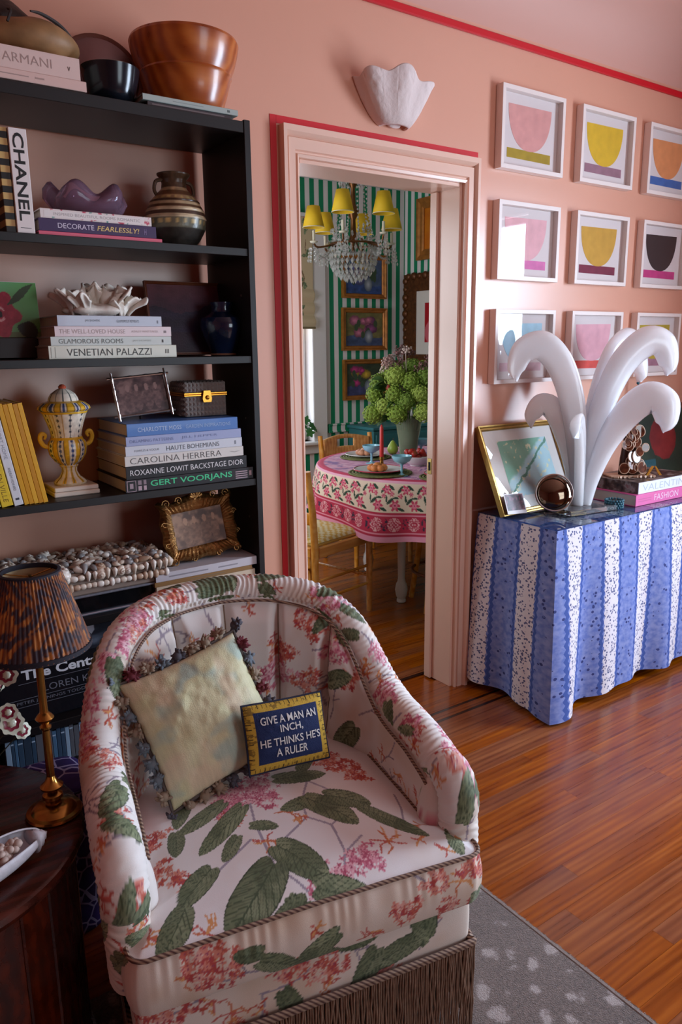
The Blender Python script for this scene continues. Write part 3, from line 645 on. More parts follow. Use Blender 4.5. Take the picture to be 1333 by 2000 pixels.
sb('white book with grey capitals, fourth from the bottom of the stack', .0956, .337, .0255, '#cfd3da', .6485, [('FOWLES & VOGUE', .17, .5, .20, .22, '#80848c'), ('HAUTE BOHEMIANS', .56, .5, .46, .48, '#5b6068')], bands=[(.93, .945, .3, .7, '#80848c')])
sb('lavender-blue book with faint capitals, second from the top of the stack', .1213, .332, .0245, '#9fa9cc', .6515, [('DREAMING PATTERNS', .21, .5, .36, .32, '#7480aa'), ('JILL HEPPER', .62, .5, .32, .32, '#7480aa')])
sb('cornflower blue book with white capitals on top of the stack', .146, .318, .033, '#4d79b8', .656, [('CHARLOTTE MOSS', .28, .5, .38, .34, '#b9cbe6'), ('GARDEN INSPIRATIONS', .72, .5, .42, .30, '#9fb8dc')])
ztop = z+.1792
# bamboo silver frame
e = thing('photo_frame', 'silver bamboo-style photo frame standing on the blue book', 'frame', (.738, -.195, ztop+.006), (math.radians(-11), math.radians(-4), math.radians(2)))
sil = mat('antique_silver', '#b3a8a0', .28, 1)
def bamboo(p0, p1):
    b = MB(); n = 25; pts = [Vector(p0).lerp(Vector(p1), k/(n-1)) for k in range(n)]
    return b.tube(pts, [.0032*(1.35 if k % 6 == 3 else 1) for k in range(n)], 8)
W, H_ = .150, .102
for p0, p1 in (((-W/2-.012, 0, .012), (W/2+.012, 0, .012)), ((-W/2-.012, 0, H_+.012), (W/2+.012, 0, H_+.012))): bamboo(p0, p1).build('bamboo_rail', sil, e)
for x in (-W/2, W/2): bamboo((x, -.004, 0), (x, -.004, H_+.026)).build('bamboo_stile', sil, e)
def fold(seed, base, light):
    def f(u, v):
        nz = fbm(u*7+seed, v*6+seed, 4); c = lerp(hx(base), hx(light), sstep(.3, .75, nz))
        for k, (px, w_) in enumerate(((.25, .1), (.42, .09), (.62, .1), (.8, .08))):
            d = np.hypot((u-px)/w_, (v-.38)/.3); c = np.where((d < 1)[:, None], lerp(hx(light), hx(base), np.clip(fbm(u*20, v*20), 0, 1)), c)
            d = np.hypot((u-px)/(w_*.42), (v-.72)/.1); c = np.where((d < 1)[:, None], hx(light)*1.08, c)
        return c
    return f
b = MB(); b.box(-W/2+.003, W/2-.003, .002, .006, .015, H_+.009); b.build('backing', mat('frame_velvet', '#2a1a1c', .8), e, smooth=False)
canvas('photograph', W-.006, H_-.006, .002, fold(3, '#3c2627', '#7d5c56'), paintmat('old_photo', .25), e, .0015, 0, .015)
b = MB(); b.tube([(0, .006, .09), (0, .046, -.006)], .004, 6); b.build('easel_leg', mat('frame_velvet', '#2a1a1c', .8), e)
# cut-glass casket
e = thing('glass_casket', 'cut-glass box with gilt band and clasp on the blue book', 'box', (.912, -.150, ztop+.001))
cg = mat('smoky_cut_glass', '#a39a94', .06, trans=.35, ior=1.35, spec=.7)
def studded(x0, x1, y0, y1, z0, z1, nm, p):
    b = MB(); nx, ny, nz_ = 11, 7, max(2, int((z1-z0)/.012))
    def face(f, nu, nv):
        for i in range(nu):
            for j in range(nv):
                a, c_, d, g_ = f(i/nu, j/nv, 0), f((i+1)/nu, j/nv, 0), f((i+1)/nu, (j+1)/nv, 0), f(i/nu, (j+1)/nv, 0); q = f((i+.5)/nu, (j+.5)/nv, .0045)
                b.add([a, c_, d, g_, q], [(0, 1, 4), (1, 2, 4), (2, 3, 4), (3, 0, 4)])
    face(lambda u, v, h: (x0+(x1-x0)*u, y0-h, z0+(z1-z0)*v), nx, nz_); face(lambda u, v, h: (x1-(x1-x0)*u, y1+h, z0+(z1-z0)*v), nx, nz_)
    face(lambda u, v, h: (x1+h, y0+(y1-y0)*u, z0+(z1-z0)*v), ny, nz_); face(lambda u, v, h: (x0-h, y1-(y1-y0)*u, z0+(z1-z0)*v), ny, nz_)
    face(lambda u, v, h: (x0+(x1-x0)*u, y0+(y1-y0)*v, z1+h), nx, ny); b.add([(x0, y0, z0), (x1, y0, z0), (x1, y1, z0), (x0, y1, z0)], [(3, 2, 1, 0)])
    return b.build(nm, cg, p, smooth=False)
studded(-.062, .062, -.05, .05, .001, .056, 'casket_body', e); studded(-.062, .062, -.05, .05, .0675, .094, 'casket_lid', e)
gold = mat('gilt_brass', '#c98f3a', .25, 1)
for z0, z1 in ((.0565, .0612), (.0622, .0670)):
    b = MB(); b.box(-.066, .066, -.054, .054, z0, z1, .001); b.build('gilt_band', gold, e)
b = MB(); b.prism([(-.012, .04), (.012, .04), (.014, .05), (.010, .072), (-.010, .072), (-.014, .05)], -.062, -.0545, 'y'); o = b.build('clasp', gold, e); b = MB(); b.ell((0, -.064, .053), (.006, .003, .006)); b.build('keyhole_boss', gold, o)

# --- compartment 4
z = SHZ[4]; G = 'books under the ornate gilt frame'
yy = 0
for k, (Ln, T, c, lab) in enumerate(((.300, .024, '#a8957d', 'tan book at the bottom of the pile under the gilt frame'), (.305, .020, '#cbb9a0', 'cream book third from the top under the gilt frame'), (.300, .013, '#8d6a3e', 'brown paperback second from the top under the gilt frame'), (.312, .025, '#c3bfc4', 'pale grey-lilac book on top of the pile under the gilt frame'))):
    book(lab, Ln, .22, T-.0003, c, (.703+.004*(k % 2), -.268, z+yy), group=G, bands=[(.12, .5, .4, .55, '#8f8a90'), (.6, .8, .4, .55, '#8f8a90')] if k == 3 else [(.35, .7, .4, .6, '#7d6a50')]); yy += T
# gilt frame with carved scrolls
e = thing('ornate_photo_frame', 'ornate carved gilt frame with an old wedding photograph', 'frame', (.884, -.205, z+yy+.0005), (math.radians(-12), math.radians(-3), math.radians(4)))
gd = mat('dull_carved_gilt', '#8f6538', .38, .8, bump=.5, bscale=140, var=.3, vscale=30)
W, H_, FW = .232, .176, .036
prof = [(0, 0), (0, .006), (.15, .016), (.35, .02), (.55, .013), (.8, .010), (1, .004), (1, 0)]
N = 200; st = []
for i in range(N):
    t = i/N*4; k = int(t); f = t-k; cs = [(-1, 0), (1, 0), (1, 1), (-1, 1)]; a, c_ = cs[k], cs[(k+1) % 4]
    sx = a[0]+(c_[0]-a[0])*f; sz = (a[1]+(c_[1]-a[1])*f); wob = .0030*math.cos(f*6*pi)-.003*math.cos(f*2*pi); bulge = .012*math.exp(-((f-.5)/.12)**2) if k == 2 else 0
    cor = .007*(math.exp(-(f/.06)**2)+math.exp(-((1-f)/.06)**2))
    for u, d in prof:
        ou = (1-u)*(wob+bulge+cor); ex = W/2-u*FW; X = sx*ex; Zc = (u*FW if sz == 0 else 0)
        X = sx*(W/2-u*FW); Zz = u*FW+(H_-2*u*FW)*sz
        if k == 0: Zz -= ou
        elif k == 1: X += ou
        elif k == 2: Zz += ou
        else: X -= ou
        st.append((X, -d*(1+.12*math.sin(i*1.9)), Zz+.006))
b = MB(); K_ = len(prof); b.add(st, [(i*K_+q, ((i+1) % N)*K_+q, ((i+1) % N)*K_+q+1, i*K_+q+1) for i in range(N) for q in range(K_-1)]); fr = b.build('carved_frame', gd, e, sharp=50)
b = MB(); b.box(-W/2+.01, W/2-.01, .0, .006, .012, H_); b.build('backing', mat('frame_velvet', '#2a1a1c', .8), e, smooth=False)
for k in range(7):   # shell crest
    a = pi*(.12+.76*k/6); b = MB(); b.tube([(0, -.016, H_+.002), (.020*math.cos(a), -.017, H_+.004+.020*math.sin(a)), (.024*math.cos(a), -.013, H_+.004+.025*math.sin(a))], [.002, .0045, .002], 6); b.build('crest_lobe', gd, e)
for sx in (-1, 1):
    for (x, zz, r) in ((.055, H_+.005, .012), (.095, H_+.002, .013), (.100, .010, .013), (.04, .008, .010), (.112, .06, .009), (.112, .12, .009)):
        b = MB(); b.tube([(sx*(x+(r*(1-q/14))*math.cos(q*.75)), -.016, zz+(r*(1-q/14))*math.sin(q*.75)) for q in range(13)], [.0024*(1-q/20) for q in range(13)], 6); b.build('scroll', gd, e)
canvas('photograph', W-2*FW+.004, H_-2*FW+.004, .002, fold(9, '#5a3d30', '#a1795f'), paintmat('old_photo', .25), e, -.0025, 0, FW+.004)
b = MB(); b.tube([(0, .008, .12), (0, .055, .001)], .005, 6); b.build('easel_leg', mat('frame_velvet', '#2a1a1c', .8), e)
# dark tray-box carrying the shell casket
e = thing('black_stand', 'black lacquer stand under the shell-covered box', 'stand', (.50, -.150, z))
lac = mat('black_lacquer', '#0e0f14', .15, coat=.6)
b = MB(); b.box(-.185, .235, -.105, .10, .0, .006, .002); b.build('foot_plate', mat('polished_edge', '#a9afbd', .15, .6), e)
b = MB(); b.box(-.18, .225, -.098, .095, .0065, .052, .003); b.build('drum', lac, e)
b = MB(); b.box(-.19, .243, -.112, .105, .0525, .0585, .002); b.build('top_plate', mat('polished_edge', '#a9afbd', .15, .6), e)
e = thing('shell_box', 'box completely covered with small sea shells in front of the pink wall', 'box', (.51, -.152, z+.0586))
b = MB(); b.box(-.20, .232, -.108, .102, 0, .040, .004); b.build('box_body', mat('shell_ground', '#8f7d70', .8), e)
b = MB(); b.box(-.205, .238, -.112, .106, .0405, .062, .004); b.build('box_lid', mat('shell_ground', '#8f7d70', .8), e)
def shell_snail(n=26, turns=2.6):
    b = MB(); pts = []; rad = []
    for k in range(n): t = k/(n-1); a = t*turns*2*pi; R = .0085*(1-t)**.9; pts.append((R*math.cos(a), R*math.sin(a), .014*t)); rad.append(.0062*(1-t)**.9+.0006)
    b.tube(pts, rad, 7); return b
def shell_cowrie():
    b = MB(); b.ell((0, 0, .005), (.011, .0075, .0058), 12, 8); return b
def shell_fan():
    U, V = np.meshgrid(np.linspace(-1, 1, 15), np.linspace(0, 1, 6), indexing='ij'); r = .014*V*(1-.12*U*U); A_ = U*1.05
    P = np.stack([r*np.sin(A_), r*np.cos(A_)-.006, .0062*np.sin(np.clip(V, 0, 1)*pi*.8)*(1-.4*U*U)+.0009*np.cos(U*22)*V+.002], -1); b = MB(); b.grid(P); return b
def shell_cone():
    b = MB(); b.lathe([(.0005, 0), (.0035, .006), (.006, .016), (.0063, .019), (.004, .022), (.0005, .025)], 10); b.v = [(x, z_-.012, y+.0055) for x, y, z_ in b.v]; b.f = [f[::-1] for f in b.f]; return b
protos = []
for nm, bb in (('snail_shell', shell_snail()), ('cowrie_shell', shell_cowrie()), ('fan_shell', shell_fan()), ('cone_shell', shell_cone())):
    for c in ('#d6c6b4', '#b79a82', '#8e8a88', '#e2d8cc'):
        o = bb.build(nm, mat('shell_'+c[1:], c, .35, var=.2, vscale=90), None, sharp=0); protos.append(o)
used = set()
def put_shell(x, y, zz, s, rot, pick=None):
    i = random.randrange(len(protos)) if pick is None else pick
    p = protos[i]
    o = p if i not in used else p.copy()
    if i in used: COL.objects.link(o)
    used.add(i); o.parent = e; o.location = (x, y, zz); o.rotation_euler = rot; o.scale = (s, s, s)
random.seed(21)
for i in range(23):
    for j in range(8):
        x = -.195+i*.0192+random.uniform(-.004, .004); y = -.103+j*.0275+random.uniform(-.006, .006)
        put_shell(x, y, .061+.004*random.random(), random.uniform(.95, 1.7), (random.uniform(-.5, .5), random.uniform(-.5, .5), random.uniform(0, 6)))
for i in range(25): put_shell(-.198+i*.0177, -.113, .0515, random.uniform(1.0, 1.35), (pi/2+random.uniform(-.2, .2), 0, random.uniform(-.3, .3)), random.choice((0, 3, 4, 7, 12, 15)))
for i in range(29): put_shell(-.197+i*.0152, -.109, .026, random.uniform(1.0, 1.2), (pi/2, random.choice((0, pi/2)), 0), random.choice((4, 5, 7, 4)))
for j in range(8): put_shell(.239, -.1+j*.028, .050, 1.25, (pi/2, 0, pi/2), random.choice((0, 4, 8, 12)))
for i, p in enumerate(protos):
    if i not in used: bpy.data.objects.remove(p)
random.seed(5)
# --- compartment 5/6: cover-out books, row of slim volumes
z = SHZ[5]
e = thing('century_book', 'large black book with bold white title facing out on the low shelf', 'book', (.460, -.235, z+.001), (math.radians(-9), 0, 0))
b = MB(); b.box(-.17, .17, 0, .024, 0, .218, .001); b.build('cover', mat('black_jacket', '#14151b', .25, coat=.3), e)
b = MB(); b.box(-.165, .168, .003, .021, .2183, .2186); b.build('pages', pg, e, smooth=False)
wi = mat('ink_dcdce0', '#dcdce0', .5); gi = mat('ink_6b6b74', '#6b6b74', .5)
lettering('The Century', e, wi, .010, .118, .24, .034, -.0006, 'cover_lettering', .03)
lettering('LOREN KORN', e, gi, .030, .078, .18, .018, -.0006, 'cover_lettering')
lettering('PETER JENNINGS TODD BREWSTER', e, gi, .0, .050, .26, .010, -.0006, 'cover_lettering')
def fcent(u, v):
    nz = fbm(u*4+3, v*3, 3); d = np.hypot((u-.42)*2.2, v-.9); c = lerp(hx('#20232c'), hx('#5a6270'), sstep(.45, .75, nz)); return np.where((d < .75)[:, None], lerp(hx('#d6d4d8'), hx('#8f8d96'), np.clip(d, 0, 1)), c)
canvas('cover_photograph', .336, .062, .003, fcent, paintmat('satin_print', .35), e, -.0006, 0, .152)
for x0, x1, zz in ((-.12, .13, .0995), (-.15, .15, .060), (-.15, .15, .040)):
    b = MB(); b.box(x0, x1, -.0007, -.0003, zz, zz+.0012); b.build('cover_rule', gi, e, smooth=False)
z = SHZ[6]; x = .285; k = 0
GB = 'slim blue-grey volumes on the lowest visible shelf'
ORD = 'first second third fourth fifth sixth seventh eighth ninth tenth eleventh twelfth thirteenth fourteenth fifteenth sixteenth seventeenth eighteenth nineteenth twentieth'.split()
CN = [('#4b6a86', 'steel blue'), ('#33475c', 'slate blue'), ('#7c92a8', 'pale blue-grey'), ('#5a5a60', 'dark grey'), ('#2d3a4a', 'navy'), ('#8fa4b8', 'light blue')]
while x < .485 and k < 20:
    T = random.choice((.008, .011, .014, .019)); hgt = random.uniform(.088, .098); cc, cn = random.choice(CN)
    book(f'slim {cn} volume, {ORD[k]} from the left in the low row behind the lamp stem', hgt, .14, T-.0006, cc, (x, -.262, z), stand=True, group=GB, bands=[(.12, .16, .1, .9, '#a9b8c8')] if k % 2 else ()); x += T; k += 1
# ================================================================ ARMCHAIR IN FLORAL CHINTZ
# ---- the printed cloth: leaves, lilac heads, honeysuckle sprays and twigs painted on cloth coordinates (metres)
CREAM, TAN = hx('#e8e4e0'), hx('#c9ab8c')
def pr_bg(u, v):
    n = fbm(u*9, v*9); return lerp(CREAM, CREAM*np.array([.95, .90, .85]), sstep(.45, .8, n))
def leaf(c, u, v, cx, cy, ang, Ln, W, tone=0):
    m_ = (np.abs(u-cx) < Ln*1.15) & (np.abs(v-cy) < Ln*1.15)
    if not m_.any(): return
    W = W*.78; du, dv = u[m_]-cx, v[m_]-cy; ca, sa = math.cos(ang), math.sin(ang)
    t = (du*ca+dv*sa)/Ln; s = (-du*sa+dv*ca)/W; s = s+.10*np.sin(t*3+cx*40); a_ = np.abs(s)
    tt = t+.15*np.sin(pi*np.clip(a_/1.0, 0, 1)); wd_ = np.where(tt > 0, np.power(np.clip(tt, 1e-4, 1), .50)*np.clip(1-t, 0, 1)**.62*1.42, 0)
    ins = (a_ < wd_) & (t < 1) & (tt > 0)
    vein = (np.abs(((t-.50*a_)*7) % 1-.5) > .42) | (a_ < .030); nz = fbm(u[m_]*70, v[m_]*70); n2 = fbm(u[m_]*22+9, v[m_]*22)
    base = lerp(hx('#6d7b58'), hx('#a9b38e'), np.clip(.10+.55*nz+.25*(s > 0)-.15*a_, 0, 1)); base = base*(1-.15*tone); base = lerp(base, hx('#4b593d'), .5*sstep(.54, .70, n2))
    fine = np.abs(((t+.9*a_)*30) % 1-.5) > .34; base = np.where((fine & ~vein)[:, None], base*.82, base); base = np.where(vein[:, None], hx('#46543b'), base)
    edge = a_ > wd_*.93; base = np.where(edge[:, None], hx('#39462f'), base)
    cc = c[m_]; cc[ins] = base[ins]; c[m_] = cc
def lilac(c, u, v, cx, cy, R, rg, red=0, elong=(1, 1)):
    n = int(60*(R/.05)**1.4)
    for k in range(n):
        a = rg.uniform(0, 2*pi); r = R*math.sqrt(rg.random())*(.8+.25*math.sin(3*a+cx*50)); px, py = cx+r*math.cos(a)*elong[0], cy+r*math.sin(a)*elong[1]; fr = rg.uniform(.0048, .0078)
        m_ = (np.abs(u-px) < fr*1.6) & (np.abs(v-py) < fr*1.6)
        if not m_.any(): continue
        du, dv = u[m_]-px, v[m_]-py; d = np.hypot(du, dv); an = np.arctan2(dv, du); ins = d < fr*(.85+.4*np.cos(4*an+k))
        col = [hx('#cf7c92'), hx('#dea0ae'), hx('#bf5f78'), hx('#e7bcc4')][rg.randrange(4)]
        if red: col = [hx('#c4604e'), hx('#d88a78'), hx('#b84a46'), hx('#dca294')][rg.randrange(4)]
        cc = c[m_]; cc[ins] = col; cc[ins & (d < fr*.25)] = hx('#a04560'); c[m_] = cc
def stroke(c, u, v, pts, w, col, taper=True):
    pts = np.array(pts)
    for k in range(len(pts)-1):
        a, b_ = pts[k], pts[k+1]; d = b_-a; L2 = d@d+1e-9; mn, mx = np.minimum(a, b_)-w*2, np.maximum(a, b_)+w*2
        m_ = (u > mn[0]) & (u < mx[0]) & (v > mn[1]) & (v < mx[1])
        if not m_.any(): continue
        t = np.clip(((u[m_]-a[0])*d[0]+(v[m_]-a[1])*d[1])/L2, 0, 1); ds = np.hypot(u[m_]-a[0]-t*d[0], v[m_]-a[1]-t*d[1])
        cc = c[m_]; cc[ds < w*(1-.5*t if taper else 1)] = col; c[m_] = cc
def honey(c, u, v, cx, cy, R, rg, red=0):
    for k in range(rg.randrange(6, 9)):
        a = rg.uniform(0, 2*pi); r = R*rg.uniform(.6, 1); k2 = rg.uniform(-.6, .6); mx_ = (cx+.55*r*math.cos(a), cy+.55*r*math.sin(a)); en = (cx+r*math.cos(a+k2), cy+r*math.sin(a+k2))
        stroke(c, u, v, [(cx, cy), mx_, en], .0024, [hx('#c9764f'), hx('#d99a62'), hx('#c4655a'), hx('#b9533f')][(rg.randrange(3)+red) % 4])
def twig(c, u, v, x, y, a, Ln, rg):
    pts = [(x, y)]
    for k in range(4): a += rg.uniform(-.4, .4); x += Ln/4*math.cos(a); y += Ln/4*math.sin(a); pts.append((x, y))
    stroke(c, u, v, pts, .0022, hx('#9a8f9c'), False)
    stroke(c, u, v, [pts[2], (pts[2][0]+Ln*.25*math.cos(a+1), pts[2][1]+Ln*.25*math.sin(a+1))], .0016, hx('#8d8290'), False)
def scatter(u, v, seed, u0, u1, v0, v1, dens=1.0, size=1.0, redness=.4, bgf=None, lf=1.0):
    """free arrangement of the print over a cloth panel"""
    rg = random.Random(seed); c = (bgf or pr_bg)(u, v); area_ = (u1-u0)*(v1-v0)
    rp = lambda: (rg.uniform(u0, u1), rg.uniform(v0, v1))
    for k in range(int(55*area_*dens)+1): x, y = rp(); twig(c, u, v, x, y, rg.uniform(0, 6), .10*size, rg)
    for k in range(int(70*area_*dens)+1): x, y = rp(); honey(c, u, v, x, y, rg.uniform(.02, .04)*size, rg, rg.random() < redness)
    for k in range(int(26*area_*dens)+1): x, y = rp(); lilac(c, u, v, x, y, rg.uniform(.032, .052)*size, rg, rg.random() < redness, (1.2, .9))
    for k in range(int(46*area_*dens*lf)+1):
        x, y = rp(); Ln = rg.uniform(.06, .12)*size; leaf(c, u, v, x, y, rg.uniform(0, 6.3), Ln, Ln*rg.uniform(.38, .5), rg.random())
    return c
chz = paintmat('chintz_cotton', .62, .10, 700, sheen=.15, spec=.35)
ruch = paintmat('ruched_chintz', .62, .10, 700, sheen=.15, spec=.35)
cord = mat('twisted_cord', '#6b4a3c', .7); g = NG(cord); s = g.sep(g.n('TexCoord').outputs['Object'])
w = g.n('TexWave', Vector=g.n('TexCoord').outputs['Object'], Scale=55.0, bands_direction='DIAGONAL'); g.put(g.b.inputs['Base Color'], g.mix(w.outputs[1], '#4a2a26', '#a48a74'))
CH = thing('armchair', 'low tub armchair covered in cream chintz with green leaves and pink lilac', 'armchair', (.697, -.853, 0), (0, 0, math.radians(-11.4)))
HW, YB, YF = .328, .300, -.262
def Uc(d, hw, yb):
    """U-shaped plan curve; d = distance fraction 0..1 from right front to left front; returns point and outward normal"""
    L1 = -YF; A = pi*(hw+yb)/2; T = 2*L1+A; q = d*T
    if q < L1: return (hw, YF+q), (1, 0)
    if q < L1+A:
        a = (q-L1)/A*pi; nx, ny = math.cos(a)/hw, math.sin(a)/yb; l = math.hypot(nx, ny); return (hw*math.cos(a), yb*math.sin(a)), (nx/l, ny/l)
    return (-hw, -(q-L1-A)), (-1, 0)
LT = 2*(-YF)+pi*(HW+YB)/2
def ztop(d):
    d = min(d, 1-d); return float(np.interp(d, [0, .03, .085, .155, .19, .22, .25, .28, .32, .36, .42, .5], [.545, .568, .590, .600, .612, .640, .695, .752, .795, .818, .832, .838]))
zt_s = np.array([ztop(k/400) for k in range(401)]); ker = np.hanning(21); ker /= ker.sum(); zt_s = np.convolve(np.pad(zt_s, 10, 'edge'), ker, 'valid')
def zt(d): return float(np.interp(d, np.linspace(0, 1, 401), zt_s))
# -- roll along arms and back
path = []
for k in range(14):
    t = k/13; path.append((HW+.004*(1-t), YF-.030+.020*t*t-.004, .365+(.545-.365)*t-0))
path = [(HW, YF-.012-.012*math.sin(pi*k/12), .36+.012*k) for k in range(13)]
arm_top = [(*Uc(d, HW, YB)[0], zt(d)) for d in np.linspace(0.015, .985, 260)]
full = wire(path[:-1]+[(HW, YF-.018, .530), (HW, YF+.005, .562)]+arm_top[4::4][:-1]+[(-HW, YF+.005, .562), (-HW, YF-.018, .530)]+[(-p[0], p[1], p[2]) for p in path[:-1]][::-1], 900)
N1, N2 = 900, 96
P3 = np.array([tuple(p) for p in full]); T3 = np.gradient(P3, axis=0); T3 /= np.linalg.norm(T3, axis=1)[:, None]
arc = np.r_[0, np.cumsum(np.linalg.norm(np.diff(P3, axis=0), axis=1))]
inw = np.array([-P3[:, 0], -P3[:, 1]-.05, np.zeros(N1)]).T; inw -= T3*np.sum(inw*T3, 1)[:, None]; inw /= np.linalg.norm(inw, axis=1)[:, None]; oth = np.cross(T3, inw)
rad = np.interp(arc/arc[-1], [0, .06, .12, .2, .35, .5, .65, .8, .88, .94, 1], [.034, .040, .043, .042, .038, .036, .038, .042, .043, .040, .034])
ang = np.linspace(0, 2*pi, N2, endpoint=False)
AR, AN = np.meshgrid(arc, ang, indexing='ij'); RD = np.repeat(rad[:, None], N2, 1)
wr = np.sin(AR*(2*pi/.0135)+3*np.sin(AN*2)+4*vnoise(AR*40, AN*1.2))*.5+.6*(vnoise(AR*160, AN*1.6)-.5)
amp = .0026*(.35+vnoise(AR*9, AN*.3+5)); RD = RD+wr*amp
R3 = P3[:, None, :]+RD[..., None]*(np.cos(AN)[..., None]*inw[:, None, :]+np.sin(AN)[..., None]*oth[:, None, :])
cu_, cv_ = AR.ravel(), (AN*.042).ravel()
b = MB(); b.grid(R3, cv=True, col=scatter(cu_, cv_, 31, 0, arc[-1], 0, .27, 2.4, .85, .45)); k = len(b.f)
b.f += [tuple(range(N2))[::-1], tuple((N1-1)*N2+q for q in range(N2))]; b.build('rolled_arm_back', ruch, CH, sharp=0)
# -- inside back and arms, vertical channels across the back
ND, NH = 440, 130
D, Hh = np.meshgrid(np.linspace(.015, .985, ND), np.linspace(0, 1, NH), indexing='ij')
X = np.zeros_like(D); Y = np.zeros_like(D); Z = np.zeros_like(D); NXN = np.zeros_like(D); NYN = np.zeros_like(D)
for i in range(ND):
    d = D[i, 0]; (x, y), (nx, ny) = Uc(d, HW-.030, YB-.030); X[i] = x; Y[i] = y; NXN[i] = nx; NYN[i] = ny; Z[i] = .36+(zt(d)+.012-.36)*Hh[i]
bk = sstep(.20, .29, D)*sstep(.20, .29, 1-D)
seams = np.array([.315, .41, .50, .59, .685]); ds = np.min(np.abs(D[..., None]-seams), -1)*LT
pad = (.014+.030*np.sin(pi*np.clip(Hh, 0, 1))**.7)*(.35+.65*bk)+.006
pad = pad-bk*.030*np.exp(-(ds/.013)**2)*sstep(.22, .45, Hh)-bk*.012*np.exp(-((Hh-.52)/.05)**2)*np.exp(-(ds/.035)**2)
pad = pad*sstep(0, .02, np.minimum(D, 1-D)+.004)*(1-sstep(.84, 1.0, Hh))
X -= NXN*pad; Y -= NYN*pad
b = MB(); b.grid(np.stack([X, Y, Z], -1), col=scatter((D*LT).ravel(), Z.ravel(), 8, 0, LT, .36, .86, 1.35, 1.0, .65, None, .55)); b.f = [f[::-1] for f in b.f]; b.build('inside_back', chz, CH, sharp=0)
for sd in seams:   # channel seams
    i = int((sd-.015)/.97*(ND-1)); j0 = int(.30*NH)
    b = MB(); b.tube([(X[i, j]-NXN[i, j]*.0008, Y[i, j]-NYN[i, j]*.0008, Z[i, j]) for j in range(j0, NH-8, 4)], .0014, 5); b.build('channel_seam', mat('seam_thread', '#8a7462', .8), CH)
# welt cord where the roll meets the inside
b = MB(); pts = []
for d in np.linspace(.02, .98, 220):
    (x, y), (nx, ny) = Uc(d, HW-.050, YB-.046); pts.append((x, y, zt(d)-.014))
b.tube(pts, .0034, 6); b.build('welt_cord', cord, CH)
# -- outside shell
D, Hh = np.meshgrid(np.linspace(0, 1, 320), np.linspace(0, 1, 50), indexing='ij'); X = np.zeros_like(D); Y = np.zeros_like(D); Z = np.zeros_like(D)
for i in range(320):
    d = D[i, 0]; (x, y), (nx, ny) = Uc(d, HW+.012, YB+.012); bow = .010*np.sin(pi*Hh[i]); X[i] = x+nx*bow; Y[i] = y+ny*bow; Z[i] = .245+(zt(d)-.245)*Hh[i]
b = MB(); b.grid(np.stack([X, Y, Z], -1), col=scatter((D*LT).ravel(), Z.ravel(), 55, 0, LT, .24, .86, 1.8, 1.1, .5)); b.build('outside_shell', chz, CH, sharp=0)
# -- seat deck and front rail
def front_panel(z0, z1, yfr, hw, seed, nm, bulge=.004, back=-.24):
    pts = wire([(-hw, back, 0), (-hw, yfr+.05, 0), (-hw+.004, yfr+.016, 0), (-hw+.022, yfr+.001, 0), (-hw*.5, yfr, 0), (0, yfr-.002, 0), (hw*.5, yfr, 0), (hw-.022, yfr+.001, 0), (hw-.004, yfr+.016, 0), (hw, yfr+.05, 0), (hw, back, 0)], 420)
    Q = np.array([tuple(p) for p in pts]); s = np.r_[0, np.cumsum(np.linalg.norm(np.diff(Q, axis=0), axis=1))]; t = np.gradient(Q, axis=0); nrm = np.stack([t[:, 1], -t[:, 0]], -1); nrm /= np.linalg.norm(nrm, axis=1)[:, None]
    V = np.linspace(0, 1, 46); A = np.zeros((420, 46, 3))
    bl = bulge*np.sin(pi*V)**.6
    A[..., 0] = Q[:, :1]+nrm[:, :1]*bl; A[..., 1] = Q[:, 1:2]+nrm[:, 1:2]*bl; A[..., 2] = z0+(z1-z0)*V
    S_, V_ = np.meshgrid(s, V, indexing='ij'); b = MB(); b.grid(A, col=scatter(S_.ravel(), (z0+(z1-z0)*V_).ravel(), seed, 0, s[-1], z0, z1, 1.6, 1.0, .8, lambda u, v: pr_bg(u, v)*np.array([.98, .94, .90])))
    return b.build(nm, chz, CH, sharp=0), Q, nrm
front_panel(.235, .352, -.335, .328, 12, 'front_rail')
b = MB(); b.box(-.322, .322, -.325, .26, .345, .352, .002); b.build('seat_deck', mat('deck_lining', '#b9a894', .9), CH)
b = MB(); b.box(-.30, .30, -.30, .24, .07, .3445, .004); b.build('inner_frame', mat('hessian_lining', '#4d4034', .95), CH)
for x in (-.27, .27):
    for y in (-.27, .21):
        b = MB(); b.lathe([(.014, .0115), (.018, .0155), (.024, .0695)], 14, c=(x, y, 0)); b.build('leg', mat('dark_turned_leg', '#2a1710', .4), CH)
for sx in (-1, 1):   # padded arm fronts
    b = MB(); b.ell((sx*.292, -.232, .455), (.026, .036, .105), 20, 14); P_ = np.array(b.v); b.c = [tuple(q) for q in scatter(P_[:, 0]+P_[:, 1], P_[:, 2], 40+sx, -.4, .4, .3, .6, 1.2)]; b.build('arm_front', chz, CH, sharp=0)
